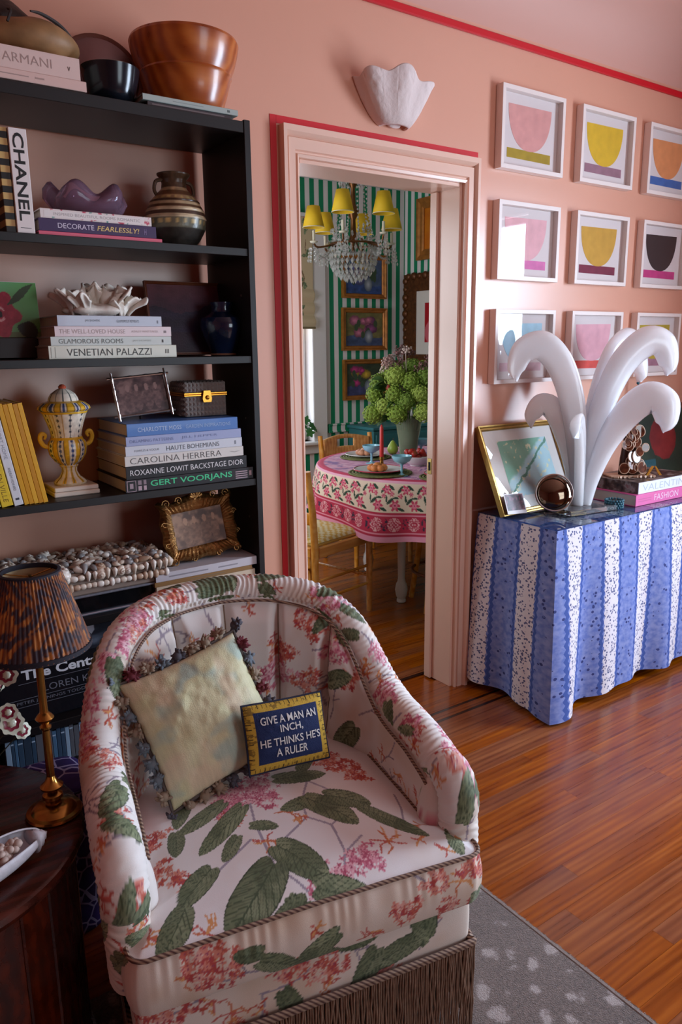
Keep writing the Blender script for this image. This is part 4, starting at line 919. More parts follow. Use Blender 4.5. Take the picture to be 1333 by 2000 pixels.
# -- T-cushion: crowned top with the printed spray as it lies, boxing, cord
def hwy(y):
    f = sstep(-.285, -.245, y); return .335*(1-f)+.276*f
NX, NY = 300, 250
S_, Yg = np.meshgrid(np.linspace(-1, 1, NX), np.linspace(-.362, .235, NY), indexing='ij')
hw_ = np.vectorize(lambda y: float(hwy(y)))(Yg[0]); fr = np.clip((Yg[0]+.362)/.030, 0, 1); hw_ = hw_-.026*(1-np.sqrt(1-(1-fr)**2)); bk_ = np.clip((.235-Yg[0])/.10, 0, 1); hw_ = hw_-.10*(1-np.sqrt(1-(1-bk_)**2))
Xg = S_*hw_[None, :]; ex = (1-np.abs(S_))*hw_[None, :]; ey = np.minimum(Yg+.362, .235-Yg); ed = np.minimum(ex, ey)
crown = .460+.040*(1-(Xg/.36)**2)*(1-((Yg+.06)/.34)**2).clip(0)+.010*sstep(0, .05, ed)-.006+.0025*(fbm(Xg*14+5, Yg*14)-.5)
u, v = Xg.ravel(), Yg.ravel(); c = pr_bg(u, v); rg = random.Random(4)
c = lerp(c, hx('#e9e7ea'), np.full(len(u), .6))
TW = [[(.084, -.060), (.050, -.12), (.041, -.171), (.079, -.210), (.076, -.28), (.050, -.34)], [(.076, -.285), (.10, -.27), (.123, -.255)], [(.079, -.21), (.11, -.19)], [(-.043, -.30), (-.02, -.34), (.0, -.355)], [(-.081, -.19), (-.12, -.215), (-.163, -.243)], [(.041, -.171), (-.0, -.20), (-.044, -.227)], [(-.05, -.08), (-.06, -.15), (-.06, -.27)], [(.16, -.18), (.13, -.12), (.09, -.06)], [(.22, -.25), (.24, -.20), (.25, -.15)]]
for q in TW: stroke(c, u, v, q, .0024, hx('#a39bab'), False)
for x, y, R in ((-.049, -.037, .055), (-.105, -.071, .040), (-.019, -.075, .046), (-.075, -.055, .050), (.037, -.322, .030), (.0, -.342, .030), (.074, -.312, .030), (.108, -.300, .030), (-.02, -.02, .045), (.125, -.315, .022)): lilac(c, u, v, x, y, R, rg, 0, (1.1, 1))
for x, y, R in ((.186, -.012, .048), (.205, -.061, .036), (.15, .03, .045), (-.252, -.181, .035), (-.227, -.228, .030), (-.095, -.120, .030), (.10, .06, .04), (-.15, .06, .04), (-.245, -.09, .03)): lilac(c, u, v, x, y, R, rg, 1)
for x, y, R in ((.016, -.149, .034), (-.052, -.205, .032), (.166, -.285, .046), (.227, -.300, .024), (-.208, -.350, .036), (-.300, -.325, .028), (.267, -.335, .024), (.03, -.165, .025), (-.14, -.33, .02), (.25, -.26, .02)): honey(c, u, v, x, y, R, rg)
for x, y, a, Ln, W in ((-.070, -.087, -2.40, .150, .040), (-.10, -.06, -2.7, .12, .035), (-.101, -.171, -2.29, .068, .027), (.075, -.118, 3.32, .078, .034), (.026, -.020, -.21, .112, .044), (.09, -.01, .9, .07, .03), (.064, -.112, -1.04, .130, .054), (.10, -.12, -.55, .10, .05), (.161, -.180, -.908, .148, .032), (-.070, -.153, -.43, .056, .026), (-.170, -.227, -2.36, .096, .044), (-.232, -.295, -2.25, .095, .044), (-.044, -.227, -.953, .124, .060), (-.062, -.262, -2.36, .160, .072), (-.058, -.338, -1.2, .040, .026), (.297, -.300, -1.62, .055, .028), (.31, -.29, -2.6, .03, .015), (-.005, -.338, -.35, .105, .055), (-.03, -.35, -2.6, .09, .045), (.18, .10, 2.6, .10, .045), (-.03, .10, .6, .10, .045), (-.17, -.02, -2.0, .08, .03), (-.21, -.10, -1.7, .07, .03)): leaf(c, u, v, x, y, a, Ln, W, rg.random())
b = MB(); b.grid(np.stack([Xg, Yg, crown], -1), col=c); b.build('seat_cushion', chz, CH, sharp=0)
cushion = bpy.data.objects['seat_cushion']
ze = crown
loop = [(Xg[0, j], Yg[0, j], ze[0, j]) for j in range(NY-20, 0, -3)]+[(Xg[i, 0], Yg[i, 0], ze[i, 0]) for i in range(0, NX, 4)]+[(Xg[-1, j], Yg[-1, j], ze[-1, j]) for j in range(0, NY-20, 3)]
loop = [tuple(p) for p in loop]
LPp = np.array(loop); t = np.gradient(LPp, axis=0); nr = np.stack([t[:, 1], -t[:, 0]], -1); nr /= (np.linalg.norm(nr, axis=1)[:, None]+1e-9); ker = np.hanning(9); ker /= ker.sum()
nr = np.stack([np.convolve(np.pad(nr[:, i], 4, 'edge'), ker, 'valid') for i in (0, 1)], -1)
sl = np.r_[0, np.cumsum(np.linalg.norm(np.diff(LPp, axis=0), axis=1))]; V = np.linspace(0, 1, 44)
sd_ = np.linspace(0, sl[-1], 640); LPx = np.stack([np.interp(sd_, sl, LPp[:, i]) for i in range(3)], -1); nrx = np.stack([np.interp(sd_, sl, nr[:, i]) for i in (0, 1)], -1)
A = np.zeros((640, 44, 3)); bl = .010*np.sin(pi*V)**.8+.002*V; puck = .0012*np.sin(sd_*220+3*np.sin(sd_*40))[:, None]*(1-V)[None, :]**2
A[..., 0] = LPx[:, :1]+nrx[:, :1]*(bl+puck); A[..., 1] = LPx[:, 1:2]+nrx[:, 1:2]*(bl+puck); A[..., 2] = LPx[:, 2:]-.002+(.3535-LPx[:, 2:]+.002)*V
S2, V2 = np.meshgrid(sd_, V, indexing='ij'); b = MB(); b.grid(A, col=scatter(S2.ravel(), (V2*.1).ravel(), 77, 0, sl[-1], 0, .1, 1.5, .9, .9, lambda u, v: pr_bg(u, v)*np.array([.97, .92, .87]), .7)); b.f = [f[::-1] for f in b.f]; b.build('cushion_boxing', chz, CH, sharp=0)
b = MB(); b.tube([(p[0]+n_[0]*.001, p[1]+n_[1]*.001, p[2]+.001) for p, n_ in zip(LPx[::4], nrx[::4])], .0042, 7); b.build('cushion_cord', cord, CH)
# -- bullion fringe
frm = mat('bullion_fringe', '#7a5c48', .75, var=.25, vscale=60); b = MB()
Q = np.array([tuple(p) for p in wire([(-.332, -.10, 0), (-.332, -.30, 0), (-.326, -.333, 0), (-.30, -.345, 0), (0, -.347, 0), (.30, -.345, 0), (.326, -.333, 0), (.332, -.30, 0), (.332, -.10, 0)], 400)]); s = np.r_[0, np.cumsum(np.linalg.norm(np.diff(Q, axis=0), axis=1))]
rg = random.Random(3)
for q in np.arange(0, s[-1], .0052):
    x, y = np.interp(q, s, Q[:, 0]), np.interp(q, s, Q[:, 1]); j = lambda a: rg.uniform(-a, a); ph = rg.uniform(0, 6)
    b.tube([(x+j(.0012)+.0007*math.sin(k*2.2+ph), y-.003+j(.0015)+.0007*math.cos(k*2.2+ph), .242-k*.0288) for k in range(8)], .0026, 5)
o = b.build('fringe', frm, CH, sharp=0); o['kind'] = 'stuff'
b = MB(); b.tube([(p[0], p[1]-.003, .244) for p in Q[::4]], .006, 6, flat=1.5); b.build('fringe_braid', cord, CH)

# ================================================================ CUSHIONS ON THE CHAIR
CHM = Matrix.Translation((.697, -.853, 0)) @ Matrix.Rotation(math.radians(-11.4), 4, 'Z')
def pillow_pose(e, c, n_, xdir):
    n_ = Vector(n_).normalized(); x = Vector(xdir); x = (x-n_*x.dot(n_)).normalized(); z_ = x.cross(-n_)*1.0
    y_ = -n_; z_ = x.cross(y_); M_ = Matrix((x, y_, z_)).transposed().to_4x4(); M_.translation = Vector(c); e.matrix_world = CHM @ M_
def pil_surf(X, Z, w, h, T):
    a = np.clip(1-(2*X/w)**2, 0, 1); c_ = np.clip(1-(2*Z/h)**2, 0, 1); return T/2*(a*c_)**.42
def pillow_mesh(w, h, T, n, colf, wrinkle=.002, pinch=.06):
    S, Q = np.meshgrid(np.linspace(-1, 1, n), np.linspace(-1, 1, n), indexing='ij'); X = S*w/2*(1-pinch*(1-Q*Q)); Z = Q*h/2*(1-pinch*(1-S*S))
    th = T/2*((1-S**2)*(1-Q**2)).clip(0)**.42; wk = wrinkle*(fbm(S*3+7, Q*3, 3)-.5)*((1-S**2)*(1-Q**2)).clip(0)**.3
    b = MB(); b.grid(np.stack([X, -th-wk, Z], -1), col=colf(S.ravel(), Q.ravel())); b.grid(np.stack([X, th*.9, Z], -1)[::-1], col=colf(S.ravel(), Q.ravel())); return b
# pale green silk pillow with tassel fringe
e1 = thing('silk_pillow', 'square pale green pillow edged with blue and burgundy tassels', 'pillow'); pillow_pose(e1, (-.104, .058, .640), (.03, -.858, .51), (.265, .06, .052))
def pcol(s, q):
    n = fbm(s*5, q*5, 3); st_ = fbm(s*40, q*2, 2); c = lerp(hx('#c9c79a'), hx('#d8d2ac'), n); c = lerp(c, hx('#aebfae'), sstep(.52, .7, fbm(s*2.2+4, q*2.6+9)))
    c = lerp(c, hx('#d9c9a8'), sstep(.5, .75, fbm(s*2+14, q*2+1))); return c*(.94+.1*st_)[:, None]
pillow_mesh(.276, .282, .100, 90, pcol, .012).build('pillow_cover', paintmat('slub_silk', .5, .25, 400, sheen=.2), e1, sharp=0)
pom = []
for cc in ('#69737c', '#6e2f38', '#8f7d6a', '#4f4d55'):
    b = MB(); rg = random.Random(cc)
    for k in range(16):
        a = 2*pi*k/16; el = rg.uniform(-.9, .9); d = Vector((math.cos(a)*math.cos(el), math.sin(a)*math.cos(el), math.sin(el))); b.tube([d*.002, d*.009+Vector((0, 0, .002)), d*.0145], [.0022, .0034, .0012], 5)
    b.ell((0, 0, 0), .0085, 8, 6); pom.append((b, mat('yarn_'+cc[1:], cc, .9)))
pm = []
per = []
for k in range(32):
    t = k/8; i = int(t); f = (t-i)*2-1; per.append(((f, 1), (1, -f), (-f, -1), (-1, f))[i])
rg = random.Random(2); first = {}
for k, (s_, q_) in enumerate(per):
    i = rg.randrange(4); x = s_*.138*(1-.06*(1-q_*q_)); zz = q_*.141*(1-.06*(1-s_*s_)); ox, oz = (x/.16*.012 if abs(s_) == 1 else 0), (zz/.15*.012 if abs(q_) == 1 else 0)
    if i not in first: o = pom[i][0].build('tassel', pom[i][1], e1, sharp=0); first[i] = o
    else: o = mc(first[i], e1)
    o.location = (x+ox, -.004, zz+oz); o.rotation_euler = (rg.uniform(0, 6), rg.uniform(0, 6), 0); o.scale = (1.35, 1.35, 1.35)
b = MB(); b.tube([(x*.140*(1-.06*(1-y*y)), -.001, y*.143*(1-.06*(1-x*x))) for x, y in per], .0045, 6, closed=True); b.build('braid', mat('yarn_braid', '#5d5450', .9), e1)
# needlepoint pillow
e2 = thing('needlepoint_pillow', 'small navy needlepoint pillow with white lettering and yellow ruler border', 'pillow'); pillow_pose(e2, (.053, -.022, .607), (.08, -.92, .38), (.195, .016, -.010))
PWd, PHt, PT = .186, .142, .055
def ncol(s, q):
    c = np.tile(hx('#1d2b55'), (len(s), 1)); st_ = ((np.floor(s*75)+np.floor(q*58)) % 2)*.06; bd = (np.abs(s) > .80) | (np.abs(q) > .76); c[bd] = hx('#c9a53e')
    tk = bd & (np.abs(q) > .76) & (((s*9) % 1) < .16) & (np.abs(q) > .87); c[tk] = hx('#2a2216'); tk = bd & (np.abs(s) > .80) & (((q*7) % 1) < .16) & (np.abs(s) > .89); c[tk] = hx('#2a2216')
    nz = fbm(s*12, q*12); c[bd & (nz > .63)] = hx('#8a6f2c'); return c*(.95+st_)[:, None]
pillow_mesh(PWd, PHt, PT, 150, ncol, .003, .03).build('pillow_cover', paintmat('needlepoint_wool', .85, .35, 500), e2, sharp=0)
fn = lambda X, Z: np.stack([X, -pil_surf(X, Z, PWd, PHt, PT)-.0022, Z], -1)
wm = mat('white_wool', '#d6d3cf', .85)
for s_, x, zz, w_, h_ in (('GIVE A MAN AN', 0.002, .034, .128, .0165), ('INCH,', .004, .0125, .052, .0175), ("HE THINKS HE'S", .001, -.0115, .138, .0165), ('A RULER', .0, -.034, .072, .0165)): lettering(s_, e2, wm, x, zz, w_, h_, 0, 'stitched_lettering', .012, 0, fn)
b = MB(); b.tube([(x*PWd/2*(1-.03*(1-y*y)), 0, y*PHt/2*(1-.03*(1-x*x))) for x, y in per], .0032, 6, closed=True); b.build('navy_cord', mat('navy_cord', '#1a2038', .8), e2)
# ================================================================ RUG, SIDE TABLE, LAMP
rugm = mat('antelope_rug_wool', '#6b5d57', .95, bump=.9, bscale=350, sheen=.3); g = NG(rugm); tc = g.n('TexCoord').outputs['Object']
nz = g.n('TexNoise', Vector=tc, Scale=24.0, Detail=3.0); va = g.n('VectorMath', operation='ADD'); g.put(va.inputs[0], tc); sc_ = g.n('VectorMath', operation='SCALE'); g.put(sc_.inputs[0], nz.outputs[1]); g.put(sc_.inputs[3], .05); g.put(va.inputs[1], sc_.outputs[0])
vo = g.n('TexVoronoi', Vector=va.outputs[0], Scale=16.5, Randomness=.85); n2 = g.n('TexNoise', Vector=tc, Scale=160.0, Detail=3.0)
thr = g.m('ADD', vo.outputs[0], g.m('MULTIPLY', g.m('SUBTRACT', n2.outputs[0], .5), .35)); big = g.n('TexNoise', Vector=tc, Scale=2.2)
base = g.ramp(g.m('ADD', g.m('MULTIPLY', n2.outputs[0], .6), g.m('MULTIPLY', big.outputs[0], .4)), [(.3, '#4c413d'), (.7, '#85756c')])
g.put(g.b.inputs['Base Color'], g.mix(g.m('MULTIPLY', g.m('SUBTRACT', .35, thr, clamp=True), 7.0, clamp=True), base, '#aca19c'))
e = thing('rug', 'grey-brown wool rug with scattered pale dots on the oak floor', 'rug', (0, 0, 0))
b = MB(); b.box(-1.25, 1.285, -3.3, -.70, .0006, .011, .003); b.build('pile', rugm, e)
b = MB(); b.box(1.2852, 1.297, -3.3, -.70, .0006, .0095, .003); b.build('binding', mat('rug_binding', '#8a7d76', .9, bump=.5, bscale=200), e)
rg = random.Random(9); b = MB()
for k in range(900):
    y = rg.uniform(-1.7, -.72); x = 1.296; b.tube([(x-.004, y, .008), (x+rg.uniform(.001, .004), y+rg.uniform(-.003, .003), .006), (x+rg.uniform(.002, .008), y+rg.uniform(-.006, .006), rg.uniform(.002, .005))], .0006, 3)
o = b.build('edge_fuzz', mat('rug_binding', '#8a7d76', .9), e); o['kind'] = 'stuff'

mah = wood_mat('mahogany', '#2e0f08', '#45170b', '#5c2110', .25, .4, .8, .2, .2)
TX, TY, TR, TZ = .045, -.770, .285, .555
e = thing('drum_table', 'round dark red-brown wooden drum table beside the armchair', 'side table', (TX, TY, 0))
b = MB(); b.lathe([(.001, TZ-.030), (TR-.015, TZ-.030), (TR-.004, TZ-.024), (TR, TZ-.014), (TR-.003, TZ-.004), (TR-.010, TZ), (.001, TZ)], 96, cap=False); b.build('top', mah, e, sharp=35)
st0 = None
for k in range(26):
    a = 2*pi*k/26; w_ = (TR-.02)*2*math.tan(pi/26)-.002
    if st0 is None:
        b = MB(); b.box(TR-.045, TR-.022, -w_/2, w_/2, .045, TZ-.0305, .003); st0 = b.build('stave', mah, e); o = st0
    else: o = mc(st0, e)
    o.rotation_euler = (0, 0, a)
b = MB(); b.lathe([(.001, .0115), (TR-.012, .0115), (TR-.008, .017), (TR-.010, .036), (TR-.018, .0445), (.001, .0445)], 72, cap=False); b.build('base_ring', mah, e, sharp=35)
# brass lamp
brass = mat('aged_brass', '#a87c3e', .22, 1, var=.15, vscale=30)
e = thing('table_lamp', 'slender brass lamp with pleated tortoiseshell shade on the drum table', 'lamp', (.277, -.803, TZ+.0005))
b = MB(); b.lathe([(.001, 0), (.050, 0), (.0515, .003), (.0495, .007), (.042, .009), (.036, .016), (.026, .022), (.014, .024), (.014, .030), (.019, .034), (.018, .040), (.010, .046), (.010, .050), (.020, .054), (.021, .058), (.012, .066), (.0085, .075), (.0075, .078)], 48); b.build('base', brass, e, sharp=30)
b = MB(); b.lathe([(.0075, .0785), (.0072, .155), (.0068, .172), (.010, .176), (.0105, .180), (.006, .184), (.0135, .192), (.017, .197), (.013, .203), (.008, .208), (.0072, .214), (.0068, .330), (.009, .334), (.009, .345), (.0001, .346)], 28); b.build('stem', brass, e, sharp=30)
b = MB(); b.lathe([(.010, .3465), (.012, .352), (.012, .382), (.004, .392), (.003, .474), (.0001, .475)], 20); b.build('socket', mat('socket_brass', '#8a6a3a', .35, 1), e)
NP = 64; n = NP*6; m_ = 40; zz = np.linspace(.336, .478, m_); rr = np.interp(zz, [.336, .478], [.093, .0505])
A, Zm = np.meshgrid(np.linspace(0, 2*pi, n, endpoint=False), zz, indexing='ij'); R = np.interp(Zm, [.336, .478], [.093, .0505])+.0018*np.abs(np.sin(A*NP/2))*1.4
af = A.ravel(); zf = Zm.ravel(); bl = fbm(af*9+3*np.sin(zf*40), zf*75, 3)
col = lerp(hx('#b5702c'), hx('#7a4018'), sstep(.30, .52, fbm(af*14, zf*40+9, 2))); col = np.where((bl > .545)[:, None], hx('#33242e'), col); col = np.where(((bl > .50) & (bl <= .545))[:, None], hx('#5e3422'), col)
shm = paintmat('pleated_silk', .6, .08, 400, sheen=.2)
b = MB(); b.grid(np.stack([R*np.cos(A), R*np.sin(A), Zm], -1), cu=True, col=col); sh = b.build('shade', shm, e, sharp=0)
b = MB(); b.lathe([(.0905, .337), (.0485, .4775)], 64, cap=False); b.f = [f[::-1] for f in b.f]; b.build('shade_lining', mat('cream_lining', '#cdb58d', .8), e, sharp=0)
tr = mat('navy_binding', '#1e1c28', .75)
for r0, z0, h_ in ((.0940, .334, .009), (.0515, .473, .008)):
    b = MB(); b.lathe([(r0+.0012, z0), (r0+.0014, z0+h_), (r0-.004, z0+h_+.001), (r0-.004, z0)], 64, cap=False); b.f += [(i*4+3, ((i+1) % 64)*4+3, ((i+1) % 64)*4, i*4) for i in range(64)]; b.build('shade_binding', tr, e)
b = MB()
for k in range(3):
    a = k*2*pi/3+.4; b.tube([(.003*math.cos(a), .003*math.sin(a), .470), (.048*math.cos(a), .048*math.sin(a), .474)], .0012, 6)
b.build('shade_spider', brass, e)
# small books at the table's left edge
book('red cloth-bound book on the drum table at the left edge', .19, .125, .034, '#7d1f2c', (.085, -.820, TZ), (0, 0, math.radians(62)), pages=pgd, group='books on the drum table')
book('navy book with cream page edge lying on the red book on the drum table', .17, .115, .024, '#182338', (.095, -.808, TZ+.0342), (0, 0, math.radians(66)), group='books on the drum table')
# conch shell
e = thing('conch_shell', 'white conch shell with a cluster of barnacles on the drum table', 'shell', (.160, -.945, TZ+.001), (0, 0, math.radians(28)))
n1, n2 = 60, 26; A, Bv = np.meshgrid(np.linspace(-.15*pi, 1.28*pi, n1), np.linspace(-1, 1, n2), indexing='ij')
prof_ = .036*np.clip(1-((Bv+.15)/1.15)**2, 0, 1)**.6+.002; grow = .55+.45*(A+.15*pi)/(1.43*pi)
X = Bv*.085; Y = -prof_*grow*np.cos(A)*1.15; Z = .034+prof_*grow*np.sin(A)*-.9
b = MB(); b.grid(np.stack([X, Y, np.maximum(Z, .001)], -1)); o = b.build('shell_body', mat('bleached_shell', '#c9c6cc', .4, var=.12, vscale=40, bump=.3, bscale=80), e, sharp=0); sm = o.modifiers.new('thickness', 'SOLIDIFY'); sm.thickness = .003
b = MB(); b.lathe([(.0005, .032), (.006, .026), (.011, .022), (.010, .019), (.018, .012), (.017, .009), (.024, 0)], 24); b.v = [(.060+z_, x*.9, .030+y*.9) for x, y, z_ in b.v]; b.build('spire', mat('bleached_shell', '#c9c6cc', .4), e, sharp=0)
rg = random.Random(6)
for k in range(26):
    b = MB(); b.ell((0, 0, 0), (rg.uniform(.005, .009), rg.uniform(.005, .009), rg.uniform(.005, .008)), 8, 6); o = b.build('barnacle', mat('barnacle', '#b59f94', .6, var=.3, vscale=60), e, sharp=0); o.location = (.012+rg.gauss(0, .022), .006+rg.gauss(0, .009), .034+rg.uniform(0, .014))
# enamel flowers
e = thing('enamel_flowers', 'white and crimson enamel flowers on wire stems at the left edge', 'ornament', (.135, -.705, TZ+.0005))
b = MB(); b.lathe([(.001, 0), (.028, 0), (.030, .004), (.026, .035), (.031, .060), (.029, .060), (.02, .03), (.001, .01)], 24); b.build('pot', mat('enamel_pot', '#2b3a34', .3), e)
wg, cr_ = mat('enamel_white', '#cfd3bd', .25, coat=.5), mat('enamel_crimson', '#7e2038', .25, coat=.5)
for k, (x, y, zz, r) in enumerate(((.100, -.012, .262, .020), (.092, -.030, .195, .017), (.096, -.030, .172, .022), (.113, -.028, .150, .016), (.088, .03, .23, .014))):
    b = MB(); b.tube(wire([(0, 0, .055), (x*.5, y*.3, zz*.6), (x, y, zz)], 14), .0012, 5); b.build('wire_stem', mat('dark_wire', '#3a3f33', .5, .5), e)
    def disc(R, nl, d, h): return [(R*(1+d*math.cos(nl*t))*math.cos(t), R*(1+d*math.cos(nl*t))*math.sin(t), h) for t in np.linspace(0, 2*pi, 40, endpoint=False)]
    o = bpy.data.objects.new('flower', None); COL.objects.link(o)
    b = MB(); p0 = disc(r, 8, .07, .0015); b.add(p0+[(0, 0, -.001)], [(i, (i+1) % 40, 40) for i in range(40)]+[tuple(range(40))[::-1]]); bpy.data.objects.remove(o); o = b.build('flower', wg, e, smooth=False)
    o.location = (x, y-.002, zz); o.rotation_euler = (math.radians(68), 0, math.radians(-20+10*k))
    b = MB(); p0 = disc(r*.66, 7, .10, .0022); b.add(p0+[(0, 0, .0006)], [(i, (i+1) % 40, 40) for i in range(40)]); b.build('crimson_ring', cr_, o, sharp=0)
    b = MB(); b.ell((0, 0, .002), (r*.36, r*.36, .0025), 12, 6); b.build('centre', wg, o)
# purple patterned pouf behind the lamp
pu = mat('purple_marbled_cloth', '#2b1a55', .7); g = NG(pu); tc = g.n('TexCoord').outputs['Object']; vo = g.n('TexVoronoi', Vector=tc, Scale=22.0, feature='DISTANCE_TO_EDGE'); n_ = g.n('TexNoise', Vector=tc, Scale=14.0)
g.put(g.b.inputs['Base Color'], g.mix(g.m('LESS_THAN', vo.outputs[0], .045), g.ramp(n_.outputs[0], [(.3, '#21123f'), (.7, '#3d2a73')]), '#a9a3c9'))
e = thing('storage_pouf', 'purple cloth pouf with white net pattern between bookcase and armchair', 'pouf', (.345, -.405, 0))
U, V = np.meshgrid(np.linspace(0, 2*pi, 60, endpoint=False), np.linspace(0, 1, 26), indexing='ij')
sq = lambda t: np.sign(t)*np.abs(t)**.55
rr = np.where(V < .8, 1, np.sqrt(np.clip(1-((V-.8)/.2)**2, 0, 1))); P = np.stack([.098*sq(np.cos(U))*rr, .088*sq(np.sin(U))*rr, np.where(V < .8, .004+V/.8*.385, .389+.035*(V-.8)/.2)], -1)
b = MB(); b.grid(P, cu=True); b.f.append(tuple(i*26 for i in range(60))[::-1]); b.build('cover', pu, e, sharp=0)
b = MB(); b.tube([(.0995*sq(np.cos(t)), .0895*sq(np.sin(t)), .389) for t in np.linspace(0, 2*pi, 60, endpoint=False)], .003, 6, closed=True); b.build('piping', mat('pouf_piping', '#1d1440', .7), e)

# ================================================================ WALL ART AND SHELL SCONCE
wfr = mat('white_lacquer_frame', '#e8dcd6', .35); pap = mat('art_paper', '#ddd2d0', .85); glz = thin_glass('picture_glazing', boost=1.15)
ART = [[('#d99a94', '#a98f2c', 'pale pink', 'olive'), ('#d9b02a', '#98707e', 'bright yellow', 'mauve'), ('#dc8f5a', '#3f68ac', 'orange', 'blue')],
       [('#e6b0b6', '#d97ab0', 'light rose', 'hot pink'), ('#c99a3e', '#7a2a42', 'mottled ochre', 'burgundy'), ('#332626', '#c43a7c', 'black-brown', 'magenta')],
       [('#a9cfdf', '#d6b4bc', 'light blue', 'pale pink'), ('#e2a9b4', '#d8544c', 'blush pink', 'coral red'), ('#b9a33a', '#a8788a', 'olive yellow', 'dusty mauve')]]
for r in range(3):
    for c in range(3):
        bc_, kc, n1_, n2_ = ART[r][c]; W, H_ = .355, .291; x = 2.4145+c*.4625; z0 = 2.360-r*.4025-H_
        e = thing('framed_artwork', f'white framed picture of a {n1_} bowl above a {n2_} bar', 'picture', (x, -.003, z0), group='nine white framed bowl pictures on the pink wall')
        frame_rect(e, W, H_, .016, .030, wfr, prof=[(0, 0), (0, .031), (.03, .032), (.97, .032), (1, .031), (1, .006)])
        b = MB(); b.box(-W/2+.0165, W/2-.0165, -.008, -.004, .0165, H_-.0165); b.build('paper', pap, e, smooth=False)
        bm1 = mat('gouache_'+bc_[1:], bc_, .8, var=.10, vscale=22); bm2 = mat('gouache_'+kc[1:], kc, .8, var=.12, vscale=25)
        Rw = .121; zt_ = H_*.815; dp = .158; pts = [(Rw, zt_+.002), (-Rw, zt_-.001)]+[(-Rw*math.cos(t)**.9 if math.cos(t) > 0 else Rw*(-math.cos(t))**.9, zt_-dp*math.sin(t)**.92) for t in np.linspace(.04, pi-.04, 30)]
        b = MB(); b.prism(pts[::-1], -.0088, -.0081, 'y'); b.build('bowl_shape', bm1, e, smooth=False)
        b = MB(); b.prism([(-Rw*1.02, .048), (Rw*1.02, .046), (Rw*1.02, .046+.034), (-Rw*1.02, .048+.034)], -.0087, -.0080, 'y'); b.build('bar_shape', bm2, e, smooth=False)
        b = MB(); b.box(-W/2+.0165, W/2-.0165, -.026, -.0245, .0165, H_-.0165); b.build('glazing', glz, e, smooth=False)
# plaster clam-shell sconce
e = thing('shell_sconce', 'white plaster clam shell sconce on the wall above the doorway', 'sconce', (1.728, -.002, 2.145))
n1, n2 = 170, 44
A, T = np.meshgrid(np.linspace(0, pi, n1), np.linspace(0, 1, n2), indexing='ij')
rib = .5+.5*np.cos(A*7.2+.5); rimz = .118+.016*rib+.022*np.exp(-((A-1.75)/.5)**2)-.006*np.cos(A); prf = .34+.66*np.power(T, .75)
R = prf*(1+.17*(rib-.5)*np.power(T, .5))+.030*T*(vnoise(A*9, T*11)-.5)*(rib > .5)
X = .150*R*np.cos(A)+.014*(1-T)*(1-T)-.004; Y = -.112*np.power(R, .9)*np.sin(A)**.8-.001; Z = rimz*np.power(T, 1.15)
b = MB(); b.grid(np.stack([X, Y, Z], -1)); o = b.build('ribbed_shell', mat('chalky_plaster', '#dccbc6', .75, bump=.7, bscale=40), e, sharp=0); sm = o.modifiers.new('thickness', 'SOLIDIFY'); sm.thickness = .007; sm.offset = -1
b = MB(); b.box(-.05, .05, -.004, .0, .03, .10, .001); b.build('wall_plate', mat('chalky_plaster', '#d6c3bd', .75), e)
b = MB(); b.ell((.010, -.012, .004), (.030, .010, .012), 16, 8); b.build('hinge_knob', mat('chalky_plaster', '#d6c3bd', .75), e, sharp=0)

# ================================================================ SKIRTED CONSOLE AND WHAT STANDS ON IT
CX0, CX1, CY0, CY1, CT = 2.176, 3.62, -.431, -.030, .748
sk = mat('blue_lace_stripe_cotton', '#7a88c0', .85); g = NG(sk); uv = g.n('UVMap').outputs[0]; s = g.sep(uv)
f = g.m('FRACT', g.m('MULTIPLY', s[0], 1/.225)); d = g.m('ABSOLUTE', g.m('SUBTRACT', f, .5)); sc2 = g.m('ABSOLUTE', g.m('SINE', g.m('MULTIPLY', s[1], pi/.034)))
edge = g.m('MULTIPLY_ADD', sc2, .025, .185); white = g.m('LESS_THAN', d, edge)
zig = g.m('ABSOLUTE', g.m('SUBTRACT', d, g.m('MULTIPLY_ADD', g.m('PINGPONG', s[1], .016), 2.2, .232))); line = g.m('LESS_THAN', zig, .032)
vo = g.n('TexVoronoi', Vector=uv, Scale=85.0, Randomness=.9); nn = g.n('TexNoise', Vector=uv, Scale=30.0, Detail=1.0); spr = g.m('MULTIPLY', g.m('LESS_THAN', vo.outputs[0], .40), g.m('GREATER_THAN', nn.outputs[0], .40))
vo2 = g.n('TexVoronoi', Vector=uv, Scale=42.0, Randomness=1.0); n3 = g.n('TexNoise', Vector=uv, Scale=12.0); fl2 = g.m('MULTIPLY', g.m('LESS_THAN', vo2.outputs[0], .25), g.m('GREATER_THAN', n3.outputs[0], .45))
n4 = g.n('TexNoise', Vector=uv, Scale=46.0, Detail=2.0)
blue = g.mix(fl2, g.ramp(n4.outputs[0], [(.35, '#6478bd'), (.65, '#8795ca')]), '#333d78'); wht = g.mix(spr, '#dcd6dc', '#5a5f86')
g.put(g.b.inputs['Base Color'], g.mix(white, g.mix(line, blue, '#3f58a0'), wht))
e = thing('skirted_table', 'console table under a floor-length blue and white striped cloth with glass top', 'table', (0, 0, 0))
corners = [(CX0, CY1), (CX0, CY0), (CX1, CY0), (CX1, CY1)]
per_ = []; lens = []
def seg(a, b_, n): return [(a[0]+(b_[0]-a[0])*k/n, a[1]+(b_[1]-a[1])*k/n) for k in range(n)]
Lp = seg(corners[0], corners[1], 90)+seg(corners[1], corners[2], 260)+seg(corners[2], corners[3], 60)+[corners[3]]
Lp = np.array(Lp); s0 = np.r_[0, np.cumsum(np.linalg.norm(np.diff(Lp, axis=0), axis=1))]; side = np.where(s0 < .40, 0, np.where(s0 < .402+CX1-CX0, 1, 2))
